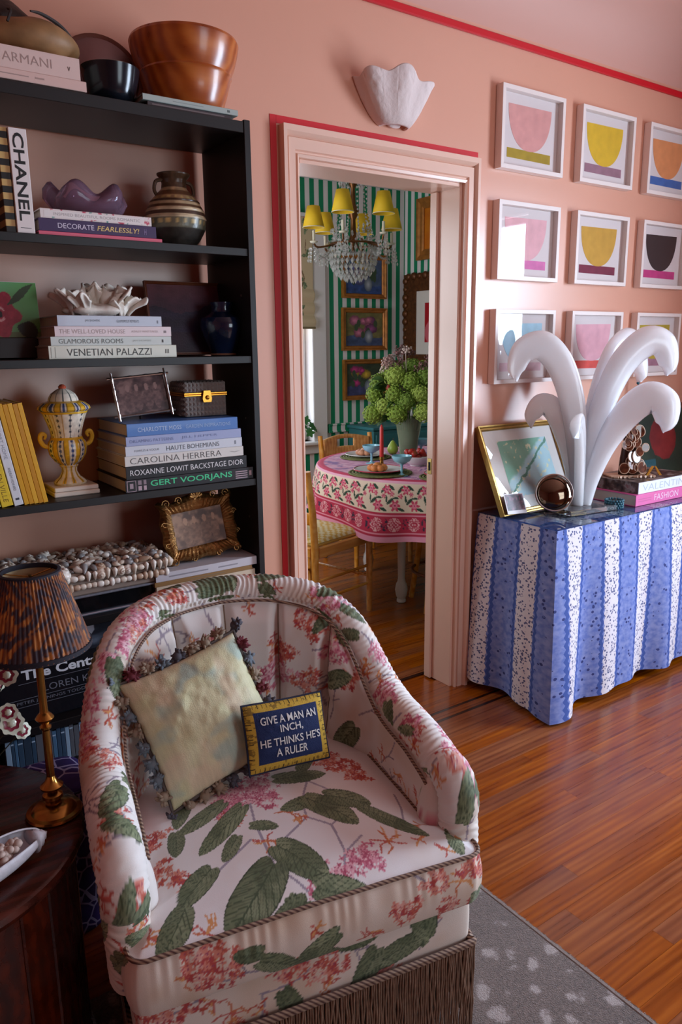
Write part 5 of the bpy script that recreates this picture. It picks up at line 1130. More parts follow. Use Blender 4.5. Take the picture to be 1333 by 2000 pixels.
nrm = np.array([(-1, 0), (0, -1), (1, 0)])[side].astype(float); ca_ = np.clip((s0+CY0-CY1+.06)/.12, 0, 1)*pi/2; kk = np.abs(s0+CY0-CY1) < .06; nrm[kk] = np.stack([-np.cos(ca_[kk]), -np.sin(ca_[kk])], -1); nv = 34; V = np.linspace(0, 1, nv); sc0 = -CY0+CY1
P = np.zeros((len(Lp), nv, 3)); dc = s0-sc0
fl = .026+.018*np.sin(s0*2*pi/.37+1.0)+.013*np.sin(s0*2*pi/.21)
fl = fl+.012*np.exp(-((dc-.02)/.10)**2)
pleat = .012*np.exp(-((dc+.085)/.03)**2)
for j, v in enumerate(V):
    out = fl*v**.8+.004*np.sin(pi*v)-pleat*v*.9
    P[:, j, 0] = Lp[:, 0]+nrm[:, 0]*out; P[:, j, 1] = Lp[:, 1]+nrm[:, 1]*out
    P[:, j, 2] = CT+(.012+.030*(1-np.exp(-((dc)/.25)**2))-CT)*v
k = np.abs(dc) < .13
for j, v in enumerate(V): P[k, j, 0] -= (.018*(1-np.abs(dc[k])/.13))*v; P[k, j, 1] -= (.020*(1-np.abs(dc[k])/.13))*v
P[:, :, 1] = np.minimum(P[:, :, 1], -.022)
b = MB(); b.grid(P); sA = np.cumsum(np.r_[0, np.linalg.norm(np.diff(P[:, nv//2, :2], axis=0), axis=1)]); sA = sA*.6+s0*.4
ra = np.concatenate([np.zeros((1, nv)), np.cumsum(np.linalg.norm(np.diff(P[:, :, :2], axis=0), axis=2), axis=0)]); ic = int(np.argmin(np.abs(dc))); uu_ = sc0+ra-ra[ic][None]
b.uv = np.stack([np.repeat(s0[:, None], nv, 1)+.060, np.repeat((1-V)[None]*CT, len(Lp), 0)], -1).reshape(-1, 2); b.build('skirt', sk, e, sharp=50)
b = MB(); b.box(CX0, CX1, CY0, CY1, CT-.02, CT); b.uv = [(x*.9, y*.9) for x, y, z_ in b.v]; b.build('top_cloth', sk, e, smooth=False)
for x in (CX0+.06, CX1-.06):
    for y in (CY0+.05, CY1-.05):
        b = MB(); b.box(x-.02, x+.02, y-.02, y+.02, .0, CT-.021); b.build('leg', mat('plain_pine', '#a4835a', .6), e)
b = MB(); b.box(CX0-.004, CX1, CY0-.004, CY1-.002, CT+.0006, CT+.0066, .001); b.build('glass_top', thin_glass('table_glass', '#dfe8ee', boost=1.2), e)
TT = CT+.0072
# gilt framed watercolour leaning on the wall
e = thing('leaning_picture', 'gilt framed pale green and blue watercolour leaning on the console', 'picture', (2.378, -.178, TT+.0015), (math.radians(-25), 0, 0))
gl2 = mat('pale_gilt', '#b08d4e', .33, .8, bump=.2, bscale=80); frame_rect(e, .455, .372, .020, .022, gl2)
b = MB(); b.box(-.209, .209, -.006, -.003, .018, .354); b.build('mount', mat('cream_mount', '#d9d3cc', .8), e, smooth=False)
def fwat(u, v):
    n = fbm(u*5, v*5, 4); c = lerp(hx('#9fc4cf'), hx('#bcd6d6'), n); k = sstep(-.05, .05, (u*.9+.25*n)-(v*1.05-.1)); c = lerp(lerp(hx('#8fb9a0'), hx('#6fa58c'), n), c, k); m_ = (np.abs(v-u*.95-.05+.2*(n-.5)) < .03); c = np.where(m_[:, None], hx('#5d8f7c'), c); c = np.where((fbm(u*16, v*16) > .70)[:, None], hx('#d9d6b0'), c); return c
canvas('watercolour', .29, .235, .003, fwat, paintmat('watercolour_paper', .7), e, -.0066, .01, .07)
b = MB(); b.box(-.2065, .2065, -.012, -.0105, .0205, .3515); b.build('glazing', glz, e, smooth=False)
e = thing('snapshot', 'small dark snapshot tucked into the corner of the gilt frame', 'photo', (2.215, -.2065, TT+.0145), (math.radians(-24), math.radians(4), 0))
b = MB(); b.box(-.055, .055, 0, .0008, 0, .082); b.build('print_border', mat('snapshot_border', '#d8d2d2', .5), e, smooth=False); canvas('image', .10, .064, .002, fold(5, '#2c2226', '#7a4a58'), paintmat('satin_print', .35), e, -.0004, 0, .014)
# round dark mirror dish on an acrylic easel
e = thing('mirror_dish', 'round dark convex mirrored dish on a clear acrylic easel', 'dish', (2.338, -.278, TT+.0006), (0, 0, math.radians(-38)))
o = bpy.data.objects.new('dish', None); bpy.data.objects.remove(o)
b = MB(); b.lathe([(.0005, .012), (.03, .009), (.058, .001), (.068, -.007), (.0715, -.010), (.0715, -.013), (.066, -.011), (.03, .003), (.0005, .006)], 56); b.v = [(x, -z_*-1, y) for x, y, z_ in b.v]; b.v = [(x, -y, z_) for x, y, z_ in b.v]; o = b.build('dish', mat('smoked_mirror', '#6b5a4c', .06, 1), e, sharp=40); o.location = (0, .005, .092); o.rotation_euler = (math.radians(-16), 0, 0)
b = MB(); b.tube([(.0715*math.cos(t), 0, .0715*math.sin(t)) for t in np.linspace(0, 2*pi, 48, endpoint=False)], .0032, 8, closed=True); rim_ = b.build('silver_rim', mat('antique_silver'), o); rim_.location = (0, -.011, 0)
acr = thin_glass('clear_acrylic', '#f2f5f8', boost=1.6)
for sx in (-1, 1):
    b = MB(); b.tube(wire([(sx*.028, -.034, .026), (sx*.028, -.022, .004), (sx*.028, .02, .004), (sx*.022, .05, .006), (sx*.02, .042, .05), (sx*.018, .036, .12)], 22), .0035, 8); b.build('easel_leg', acr, e)
b = MB(); b.tube([(-.027, .02, .0045), (.027, .02, .0045)], .0035, 8); b.build('easel_bar', acr, e)
# frosted acrylic palm
e = thing('acrylic_palm', 'large white frosted acrylic palm sculpture on a clear slab', 'sculpture', (2.520, -.262, TT+.0004))
fro = mat('frosted_acrylic', '#f1f6ff', .25, sss=.1, trans=.0, ior=1.3, spec=.5)
g = NG(fro); tb_ = g.n('BsdfTranslucent', Color=L4('#fbfcff')); ms_ = g.n('MixShader'); g.put(ms_.inputs[0], .10); g.b.inputs['Subsurface Weight'].default_value = 1.0; g.b.inputs['Subsurface Radius'].default_value = (1, 1, 1); g.b.inputs['Subsurface Scale'].default_value = .12; g.b.inputs['Coat Weight'].default_value = .5; g.put(ms_.inputs[1], g.b.outputs[0]); g.put(ms_.inputs[2], tb_.outputs[0]); g.put(g.nt.nodes['Material Output'].inputs[0], ms_.outputs[0])
b = MB(); b.box(-.125, .125, -.082, .082, 0, .020, .002); o = b.build('base_slab', mat('acrylic_block', '#eef3f8', .03, trans=.9, ior=1.2), e); o.rotation_euler = (0, 0, math.radians(-8))
def frond(az, pts, wids, th=.040):
    n = 60; C_ = np.array([tuple(p) for p in wire([(r, 0, z_) for r, z_ in pts], n)]); t = np.gradient(C_, axis=0); t /= np.linalg.norm(t, axis=1)[:, None]
    nrm_ = np.stack([t[:, 2], 0*t[:, 0], -t[:, 0]], -1); w_ = np.interp(np.linspace(0, 1, n), np.linspace(0, 1, len(wids)), wids); m2 = 20; rows_ = []
    for q in range(m2):
        a = 2*pi*q/m2; ca, sa = math.cos(a), math.sin(a); ca = math.copysign(abs(ca)**.7, ca); rows_.append(C_+nrm_*(w_*.5*ca)[:, None]+np.array([0, 1, 0])*(th*.5*np.clip(w_/.04, .15, 1)*sa)[:, None]+np.array([0, 1, 0])*(.02*ca*ca*np.linspace(0, 1, n))[:, None])
    P = np.stack(rows_, 1); c_, s_ = math.cos(az), math.sin(az); P2 = P.copy(); P2[..., 0] = P[..., 0]*c_-P[..., 1]*s_; P2[..., 1] = P[..., 0]*s_+P[..., 1]*c_
    b = MB(); b.grid(P2, cv=True); b.f += [tuple(range(m2))[::-1], tuple((n-1)*m2+q for q in range(m2))]; return b.build('frond', fro, e, sharp=0)
RT = math.radians(-35); LF = math.radians(145)
tall = [(.018, .021), (.020, .20), (.05, .42), (.115, .585), (.195, .655), (.262, .640), (.290, .560), (.288, .520)]
frond(RT, [(.018, .021), (.030, .20), (.065, .40), (.135, .575), (.225, .665), (.295, .655), (.325, .580), (.318, .535)], [.050, .075, .095, .11, .12, .11, .075, .004])
frond(RT+math.radians(38), [(.018, .021), (.03, .22), (.07, .43), (.16, .60), (.27, .665), (.36, .640), (.40, .55), (.395, .50)], [.045, .07, .09, .11, .12, .11, .075, .004])
frond(LF, [(.018, .021), (.020, .20), (.05, .42), (.105, .575), (.180, .655), (.255, .640), (.285, .570), (.280, .520)], [.050, .075, .10, .11, .115, .10, .07, .004])
frond(RT-math.radians(18), [(.020, .021), (.04, .14), (.09, .28), (.165, .40), (.235, .455), (.29, .430), (.305, .36), (.295, .32)], [.05, .07, .09, .115, .125, .12, .08, .004])
frond(LF+math.radians(-14), [(.020, .021), (.03, .15), (.07, .30), (.12, .405), (.170, .425), (.205, .380), (.205, .33)], [.045, .065, .08, .09, .09, .06, .004])
frond(LF+math.radians(60), [(.018, .021), (.03, .14), (.06, .28), (.11, .36), (.155, .36), (.17, .31)], [.045, .06, .07, .075, .06, .004])
frond(LF-math.radians(75), [(.018, .021), (.02, .15), (.035, .32), (.07, .46), (.12, .52), (.16, .49), (.165, .43)], [.045, .06, .08, .09, .09, .06, .004])
# big books at the right
G = 'large books on the console'
book('thick bright pink book with white title at the bottom of the console pile', .42, .27, .048, '#d95f9a', (2.742, -.372, TT), texts=[('FASHION', .52, .52, .42, .56, '#e9cfdb', -.01)], bands=[(.04, .26, .35, .42, '#c2568a'), (.04, .26, .55, .62, '#c2568a')], group=G)
vp = mat('photo_wrap_cover', '#d9dde6', .4); g = NG(vp); n_ = g.n('TexNoise', Vector=g.n('TexCoord').outputs['Object'], Scale=26.0, Detail=4.0); s_ = g.sep(g.n('TexCoord').outputs['Object'])
g.put(g.b.inputs['Base Color'], g.mix(g.m('GREATER_THAN', s_[1], .004), '#d9dde6', g.ramp(n_.outputs[0], [(.35, '#1c1a20'), (.5, '#57463f'), (.62, '#8d8a86'), (.75, '#7a2f34')])))
o = book('white-spined book with grey capitals and dark photo cover on the pink book', .40, .25, .048, vp, (2.765, -.366, TT+.0485), texts=[('VALENTINO', .52, .5, .90, .58, '#a9b3bf', -.012)], group=G, pages=vp)
# agate-slice bookend
e = thing('agate_bookend', 'brown agate-slice sculpture standing on the white-spined book', 'sculpture', (2.885, -.235, TT+.0970), (0, 0, math.radians(-30)))
ag, agr = mat('brown_agate', '#5a2e1c', .15, var=.6, vscale=50, coat=.5), mat('agate_rind', '#c7a488', .5)
b = MB(); b.box(-.10, .10, -.045, .045, 0, .008, .002); b.build('plinth', agr, e)
b = MB(); b.lathe([(.001, .0085), (.050, .0085), (.046, .08), (.036, .16), (.030, .20), (.016, .222), (.001, .226)], 28, sy=.45, cap=False); b.build('core', mat('dark_agate_core', '#3a1f14', .3, var=.4, vscale=40), e, sharp=0)
rg = random.Random(14); d0 = None
for k in range(30):
    t = rg.random(); zz = .022+t*.185; sp = .085*(1-t*.85)+.010; x = rg.uniform(-sp, sp); y = -.020-.012*rg.random()*(1-t)-.012; R = rg.uniform(.013, .022)
    b = MB(); b.lathe([(.0005, 0), (R, 0), (R, .004), (.0005, .004)], 18, sx=1, sy=rg.uniform(1.0, 1.35)); o = b.build('agate_slice', ag, e, sharp=40); o.location = (x, y, zz); o.rotation_euler = (math.radians(80), rg.uniform(-.3, .3), rg.uniform(-.5, .5))
    b = MB(); sy_ = 1.2; b.tube([(R*math.cos(q), R*1.15*math.sin(q), .002) for q in np.linspace(0, 2*pi, 18, endpoint=False)], .0024, 5, closed=True); b.build('rind', agr, o)
for k in range(9):
    b = MB(); b.tube([(-.09+k*.022, -.05, .004), (-.085+k*.022+rg.uniform(-.01, .01), -.062, .006)], .006, 6); b.build('edge_chip', agr, e)
b = MB(); b.prism([(.05, .009), (.062, .009), (.085, .048), (.078, .050)], -.052, -.044, 'y'); b.prism([(.088, .050), (.094, .048), (.122, .009), (.110, .009)], -.052, -.044, 'y'); b.build('gilt_foot', gold, e)
# teal bead bracelet
e = thing('bead_bracelet', 'small coiled teal beaded bracelet beside the pink book', 'bracelet', (2.655, -.330, TT)); tb = mat('teal_bead', '#2f6270', .3)
b = MB(); b.ell((0, 0, 0), .0055, 8, 6); b0 = b.build('bead', tb, e, sharp=0)
for r_ in range(4):
    for k in range(18):
        a = 2*pi*(k+r_*.5)/18; o = b0 if (r_, k) == (0, 0) else mc(b0, e); o.location = (.034*math.cos(a), .034*math.sin(a), .006+r_*.0092)
e = thing('bead_necklace', 'strand of teal beads hanging over the corner of the lower right picture', 'necklace', (3.185, -.048, 1.10)); b = MB(); b.ell((0, 0, 0), (.0075, .0075, .0085), 8, 6); b0 = b.build('bead', tb, e, sharp=0)
for k in range(19):
    o = b0 if k == 0 else mc(b0, e); o.location = (.010 if k % 2 else -.002, 0, .012+(k//1)*.0155)
b = MB(); b.tube([(.004, .002, .004), (.004, .002, .32)], .001, 5); b.build('thread', mat('dark_thread', '#1d2a2c', .8), e)
# painting leaning on the wall at the far right
e = thing('dark_painting', 'dark green and red still life in a brown frame leaning behind the books', 'painting', (3.425, -.075, TT+.002), (math.radians(-10), 0, 0))
frame_rect(e, .44, .37, .028, .018, mat('brown_wood_frame', '#6a4030', .4, var=.2))
def fdark(u, v):
    n = fbm(u*5, v*5, 3); c = lerp(hx('#18241d'), hx('#33402e'), n); d = np.hypot((u-.5)/.28, (v-.55)/.33); c = np.where((d+.3*(n-.5) < 1)[:, None], lerp(hx('#5e1518'), hx('#8e2a26'), n), c); c = np.where(((v < .25) & (u < .3))[:, None], hx('#245058')*(.7+.5*n)[:, None], c); return c
canvas('canvas', .385, .315, .004, fdark, pmat, e, -.008, 0, .028)
# ================================================================ DINING ROOM
TC = (3.00, 1.15); TRr = .70; TH = .742
pine = wood_mat('honey_pine', '#b87430', '#cf8d45', '#dca661', .35, .2, .8, .2, .1)
ww = mat('white_painted_leg', '#d3cdc8', .4)
e = thing('dining_table', 'round dining table on white turned legs under a printed cloth', 'table', (TC[0], TC[1], 0))
b = MB(); b.lathe([(.001, TH-.03), (TRr-.012, TH-.03), (TRr-.008, TH-.02), (TRr-.012, TH-.004), (.001, TH-.004)], 64, cap=False); b.build('top', ww, e)
lg = None
for k in range(4):
    a = math.radians(205+90*k); x, y = .452*math.cos(a), .452*math.sin(a)
    if lg is None:
        b = MB(); b.lathe([(.020, 0), (.026, .004), (.026, .016), (.022, .022), (.030, .040), (.036, .075), (.030, .110), (.024, .118), (.020, .14), (.026, .45), (.030, .60), (.040, TH-.031)], 20); lg = b.build('leg', ww, e, sharp=35); o = lg
    else: o = mc(lg, e)
    o.location = (x, y, 0)
# cloth
def clothcol(a, s):
    u, v = a*.78, s; c = np.tile(hx('#d7a6bb'), (len(a), 1)); n = fbm(u*30, v*30)
    top = v < .685; c = np.where((top & (n > .52))[:, None], hx('#c687a5'), c); c = np.where((top & (fbm(u*22+7, v*22) > .64))[:, None], hx('#8f6a9a'), c)
    R1 = (v > .66) & (v < .70); c[R1] = hx('#c13a5c'); P1 = (v >= .70) & (v < .715); c[P1] = hx('#dc9fb3')
    F = (v >= .715) & (v < .855); c[F] = hx('#dcc4ae'); c[(v >= .855) & (v < .975)] = hx('#b02a45'); c[(v >= .868) & (v < .874)] = hx('#d98a9a'); c[(v >= .957) & (v < .963)] = hx('#d98a9a'); c[v >= .975] = hx('#d98fa6')
    rg = random.Random(3); per_ = .78*2*pi; k = 0
    while k*.105 < per_:
        x = k*.105+rg.uniform(-.01, .01)
        for dx, dv, R in ((0, .745, .026), (.05, .822, .030), (.03, .765, .014), (.08, .775, .014)):
            d = np.hypot((u-x-dx), v-dv); an = np.arctan2(v-dv, u-x-dx); m_ = F & (d < R*(.8+.25*np.cos(6*an))); c[m_] = hx('#c23d5c'); c[m_ & (d < R*.45)] = hx('#d9788c'); c[m_ & (d < R*.15)] = hx('#7c1d36')
        for dx, dv, R, an0 in ((.028, .735, .026, .6), (.022, .80, .030, -.7), (.078, .745, .028, 2.2), (.082, .84, .026, .3), (.0, .79, .022, 1.4), (.055, .785, .02, 0)):
            du, dw = u-x-dx, v-dv; t = du*math.cos(an0)+dw*math.sin(an0); q = -du*math.sin(an0)+dw*math.cos(an0); m_ = F & (np.abs(t) < R*.8) & (np.abs(q) < R*.28*(1-(t/R)**2)); c[m_] = hx('#2f4436')
        d = np.hypot(u-x-.05, v-.915); m_ = (d < .034); c[m_ & (np.abs((d*260) % 1-.5) < .22)] = hx('#dba0a4'); m_ = np.hypot((u-x)/.018, (v-.915)/.03) < 1; c[m_ & (fbm(u*120, v*120) > .5)] = hx('#3a2a3c')
        k += 1
    return c
na, ns = 1000, 150; S = np.r_[np.linspace(0, .68, 60), np.linspace(.685, 1.0, ns-60)]
A, SS = np.meshgrid(np.linspace(0, 2*pi, na, endpoint=False), S, indexing='ij')
fold_ = .5+.5*np.sin(A*13+1.2*np.sin(A*3)+.6); dr = np.clip(SS-.70, 0, 1)
rad_ = np.where(SS < .70, SS, .70+.012*(1-np.exp(-dr*60))+dr*.05+fold_*.055*np.clip(dr/.3, 0, 1)**1.1)
hang = np.clip(SS-.705, 0, 1)*(1+.0*A); hang = hang*(1+.10*np.sin(A*4-.4)); zc = TH+.0035-np.where(SS > .70, hang*.97, 0)-.006*sstep(.68, .71, SS)
e = thing('tablecloth', 'pink and red block-printed cloth over the round dining table', 'tablecloth', (TC[0], TC[1], 0))
b = MB(); b.grid(np.stack([rad_*np.cos(A), rad_*np.sin(A), zc], -1), cu=True, col=clothcol(A.ravel(), SS.ravel())); b.f = [f[::-1] for f in b.f] if False else b.f; b.build('cloth', paintmat('block_printed_cotton', .85), e, sharp=0)
TTZ = TH+.0045
def plate(x, y, r, m_, label, zz=TTZ, name='dinner_plate', rimc=None, group='plates on the dining table'):
    e = thing(name, label, 'plate', (x, y, zz), group=group)
    b = MB(); b.lathe([(.001, 0), (r*.6, 0), (r*.66, .004), (r, .015), (r*.99, .018), (r*.66, .008), (r*.6, .005), (.001, .005)], 40, cap=False); b.build('plate_body', m_, e, sharp=35)
    if rimc: b = MB(); b.tube([(r*math.cos(t), r*math.sin(t), .0172) for t in np.linspace(0, 2*pi, 48, endpoint=False)], .003, 6, closed=True); b.build('rim', rimc, e)
    return e
wov = mat('woven_green_mat', '#6b6a3e', .9, bump=.9, bscale=60, var=.3, vscale=50)
def placemat(x, y, r, label):
    e = thing('placemat', label, 'placemat', (x, y, TTZ), group='woven placemats')
    for k in range(9): 
        b = MB(); rr_ = r-k*r/9; b.tube([(rr_*math.cos(t), rr_*math.sin(t), .004) for t in np.linspace(0, 2*pi, 56, endpoint=False)], r/17, 6, closed=True, flat=.45); b.build('woven_ring', wov, e, sharp=0)
china = mat('white_china', '#d8d3d2', .2); redrim = mat('red_rim', '#b5344a', .3)
placemat(2.47, 1.00, .165, 'round woven green placemat nearest the doorway'); placemat(2.76, 1.52, .150, 'round woven green placemat on the far side of the table'); placemat(2.66, .66, .150, 'round woven placemat at the right behind the door jamb')
plate(2.46, 1.00, .135, china, 'white plate with orange pastry on the nearest placemat', TTZ+.0085, rimc=redrim)
plate(2.76, 1.52, .125, china, 'white plate on the far placemat beside the wooden chair', TTZ+.0085); plate(2.66, .66, .13, china, 'white red-rimmed plate at the right behind the door jamb', TTZ+.0085, rimc=redrim)
def pastry(x, y, zz, c, label, name='pastry', n=7):
    e = thing(name, label, 'pastry', (x, y, zz), group='food on the plates'); mm_ = mat('baked_'+c[1:], c, .5, bump=.5, bscale=60, var=.2)
    for k in range(n):
        a = 2*pi*k/n; b = MB(); b.ell((0, 0, 0), (.022, .022, .018), 12, 8); o = b.build('bun', mm_, e, sharp=0); o.location = (.035*math.cos(a), .035*math.sin(a), .018)
    b = MB(); b.ell((0, 0, .028), (.026, .026, .018), 12, 8); b.build('top_bun', mm_, e, sharp=0)
pastry(2.455, 1.005, TTZ+.0140, '#c9763a', 'cluster of orange glazed buns on the nearest plate'); pastry(2.76, 1.53, TTZ+.0140, '#c98a6a', 'cluster of pinkish buns on the far plate')
aq = mat('aqua_opaline_glass', '#8fc3d3', .12, sss=.3, coat=.4)
def goblet(x, y, label):
    e = thing('goblet', label, 'goblet', (x, y, TTZ), group='aqua coupes on the dining table')
    b = MB(); b.lathe([(.001, 0), (.034, 0), (.034, .003), (.012, .008), (.006, .016), (.0075, .03), (.0055, .045), (.009, .060), (.020, .066)], 28); b.build('foot_and_stem', aq, e)
    b = MB(); b.lathe([(.001, .0662), (.022, .0662), (.044, .080), (.053, .098), (.054, .108), (.051, .108), (.048, .098), (.038, .080), (.001, .072)], 32, cap=False); b.build('bowl', aq, e, sharp=50)
goblet(2.640, 1.300, 'pale aqua glass coupe beside the red candle'); goblet(2.505, .860, 'pale aqua glass coupe in front of the flower vase'); goblet(3.06, 1.345, 'pale aqua glass coupe at the right behind the vase')
e = thing('taper_candle', 'red taper candle in a small brass holder on the dining table', 'candle', (2.64, 1.205, TTZ)); b = MB(); b.lathe([(.001, 0), (.028, 0), (.030, .004), (.012, .010), (.010, .03), (.016, .036), (.015, .05), (.001, .05)], 24); b.build('holder', brass, e)
b = MB(); b.lathe([(.001, .0505), (.0125, .0505), (.0105, .215), (.004, .232), (.0005, .234)], 18, cap=False); b.build('candle', mat('red_wax', '#c8302c', .35, sss=.2), e, sharp=40); b = MB(); b.tube([(0, 0, .233), (.002, 0, .243)], .0012, 5); b.build('wick', mat('wick', '#2a2420', .9), e)
e = thing('pear', 'green pear standing behind the candle', 'pear', (2.98, 1.525, TTZ)); b = MB(); b.lathe([(.001, 0), (.02, .002), (.034, .02), (.036, .036), (.028, .056), (.016, .074), (.010, .084), (.001, .088)], 24, cap=False); b.build('fruit', mat('pear_skin', '#94a63c', .4, var=.15), e, sharp=0); b = MB(); b.tube([(0, 0, .086), (.004, 0, .102)], .002, 6); b.build('stalk', mat('stalk', '#4d3a22', .8), e)
e = thing('fruit_bowl', 'white footed bowl at the right side of the table', 'bowl', (2.800, 1.080, TTZ)); b = MB(); b.lathe(bowl_prof(.088, .055, .04, .005, .6), 40); b.build('bowl_body', china, e, sharp=40)
rg = random.Random(8)
for k in range(16):
    t = thing('strawberry', 'red strawberry in the heap in the white footed bowl', 'strawberry', (2.800+rg.gauss(0, .028), 1.080+rg.gauss(0, .028), TTZ+.045+.040*(k/16)), (rg.uniform(-1, 1), rg.uniform(-1, 1), 0), 'strawberries heaped in the white bowl')
    b = MB(); b.lathe([(.0005, -.024), (.010, -.014), (.018, .002), (.017, .012), (.008, .017), (.0005, .016)], 14, cap=False); b.build('fruit', mat('strawberry_red', '#a8231c', .35, bump=.4, bscale=120), t, sharp=0)
    b = MB()
    for q in range(5): a = q*1.257; b.add([(0, 0, .0175), (.010*math.cos(a-.3), .010*math.sin(a-.3), .017), (.016*math.cos(a), .016*math.sin(a), .014), (.010*math.cos(a+.3), .010*math.sin(a+.3), .017)], [(0, 1, 2, 3)])
    b.build('leaf_cap', mat('berry_leaf', '#3f5a26', .6), t, smooth=False)
# flowers
VX, VY = 2.945, 1.33
e = thing('vase', 'tall flared glass vase holding the green flowers', 'vase', (VX, VY, TTZ)); b = MB(); b.lathe([(.001, 0), (.048, 0), (.050, .006), (.052, .02), (.062, .12), (.080, .225), (.088, .250), (.0855, .250), (.078, .225), (.059, .12), (.048, .022), (.001, .016)], 40, cap=False); b.build('vase_body', mat('ribbed_glass', '#c3d0ac', .05, trans=.7, ior=1.2), e, sharp=50)
b = MB(); b.lathe([(.001, .018), (.046, .023), (.057, .12), (.066, .17), (.001, .17)], 28, cap=False); b.build('water', mat('green_water', '#6f8450', .1, trans=.4, ior=1.1), e)
e = thing('bouquet', 'large bouquet of green snowball flowers with pinkish sprays in the glass vase', 'bouquet', (VX, VY, TTZ+.025))
stm, lfm = mat('flower_stem', '#5a7a34', .6), mat('bouquet_leaf', '#3d5a26', .5, var=.25, vscale=20)
gball = [mat('snowball_'+c[1:], c, .7, bump=.6, bscale=90, var=.25, vscale=60) for c in ('#7f9634', '#96a846', '#6c842e')]
def ball_mesh(seed):
    rg_ = random.Random(seed); b = MB()
    for k in range(70):
        zz = 1-2*(k+.5)/70; a = k*2.39996; r_ = math.sqrt(1-zz*zz); p = Vector((r_*math.cos(a), r_*math.sin(a), zz)); c_ = p*.044*rg_.uniform(.9, 1.08); t1 = p.orthogonal().normalized(); t2 = p.cross(t1)
        s_ = .0105; b.add([c_+p*.004]+[c_+(t1*math.cos(q*pi/2+k)+t2*math.sin(q*pi/2+k))*s_ for q in range(4)]+[c_+(t1*math.cos(q*pi/2+pi/4+k)+t2*math.sin(q*pi/2+pi/4+k))*s_*.45 for q in range(4)], [(0, 1+q, 5+q) for q in range(4)]+[(0, 5+q, 1+(q+1) % 4) for q in range(4)])
    b.ell((0, 0, 0), .039, 12, 8); return b
bm0 = [ball_mesh(k).build('snowball', gball[k], e, smooth=False) for k in range(3)]
heads = [(-.20, .03, .36), (-.155, -.10, .30), (-.18, .0, .43), (-.10, -.14, .37), (-.09, -.10, .47), (-.03, -.16, .33), (.0, -.12, .44), (.05, -.15, .37), (.09, -.10, .46), (.13, -.13, .32), (.15, -.03, .41), (.19, .0, .35), (-.12, .06, .48), (.10, .06, .50), (.02, .0, .52), (-.08, -.15, .26), (.07, -.17, .27), (.18, -.08, .26), (-.22, -.06, .25), (-.05, .1, .5), (.2, .08, .45)]
rg = random.Random(10); cnt = [0, 0, 0]
for k, (lx, dy, zz) in enumerate(heads):
    i = k % 3; o = bm0[i] if cnt[i] == 0 else mc(bm0[i], e); cnt[i] += 1
    wx = lx*.82+dy*.57; wy = -lx*.57+dy*.82; o.location = (wx, wy, zz); s_ = rg.uniform(1.05, 1.4); o.scale = (s_, s_, s_); o.rotation_euler = (rg.uniform(0, 6), rg.uniform(0, 6), 0)
    b = MB(); b.tube(wire([(wx*.12, wy*.12, .02), (wx*.28, wy*.28, .2), (wx, wy, zz-.03)], 10), .0028, 5); b.build('stem', stm, e)
spm = [mat('spray_'+c[1:], c, .8) for c in ('#b58d86', '#8a5f5c', '#cfb5ac', '#6d4a48')]
for k in range(26):
    lx = rg.uniform(-.17, .24); dy = rg.uniform(-.10, .12); zz = rg.uniform(.50, .64)-abs(lx)*.25; wx = lx*.82+dy*.57; wy = -lx*.57+dy*.82; b = MB()
    for q in range(22):
        d = Vector((rg.gauss(0, 1), rg.gauss(0, 1), rg.gauss(.6, .8))).normalized()*rg.uniform(.015, .038); t1 = d.orthogonal().normalized()*.008; t2 = d.cross(t1).normalized()*.008; p = Vector((wx, wy, zz))+d
        b.add([p+t1, p+t2, p-t1, p-t2, p+d*.25], [(0, 1, 4), (1, 2, 4), (2, 3, 4), (3, 0, 4)]); b.tube([(wx, wy, zz-.01), p], .0009, 3, cap=False)
    b.tube(wire([(wx*.1, wy*.1, .03), (wx*.35, wy*.35, .28), (wx, wy, zz)], 8), .002, 4); b.build('flower_spray', spm[k % 4], e, smooth=False)
def leafmesh(L_, W_):
    U, V = np.meshgrid(np.linspace(0, 1, 9), np.linspace(-1, 1, 5), indexing='ij'); w_ = np.sin(pi*U**.8)*W_; b = MB(); b.grid(np.stack([U*L_, V*w_, .012*np.abs(V)*np.sin(pi*U)-.025*U*U], -1)); return b
l0 = leafmesh(.085, .026).build('leaf', lfm, e, sharp=0); first_ = True
for k in range(70):
    lx = rg.uniform(-.2, .22); dy = rg.uniform(-.14, .12); zz = rg.uniform(.22, .50); o = l0 if first_ else mc(l0, e); first_ = False
    o.location = ((lx*.82+dy*.57)*.85, (-lx*.57+dy*.82)*.85, zz); o.rotation_euler = (rg.uniform(-.8, .8), rg.uniform(-.9, .6), math.atan2(-lx*.57+dy*.82, lx*.82+dy*.57)+rg.uniform(-.8, .8)); s_ = rg.uniform(.7, 1.3); o.scale = (s_, s_, s_)
for lx, dy, zz in ((-.13, -.13, .40), (.10, -.16, .38), (.15, -.12, .44)):
    wx = lx*.82+dy*.57; wy = -lx*.57+dy*.82; b = MB(); b.lathe([(.0005, -.02), (.012, -.012), (.014, .005), (.010, .02), (.0005, .03)], 12, cap=False, c=(wx, wy, zz)); b.build('red_tulip', mat('tulip_red', '#8e2a20', .5), e, sharp=0)
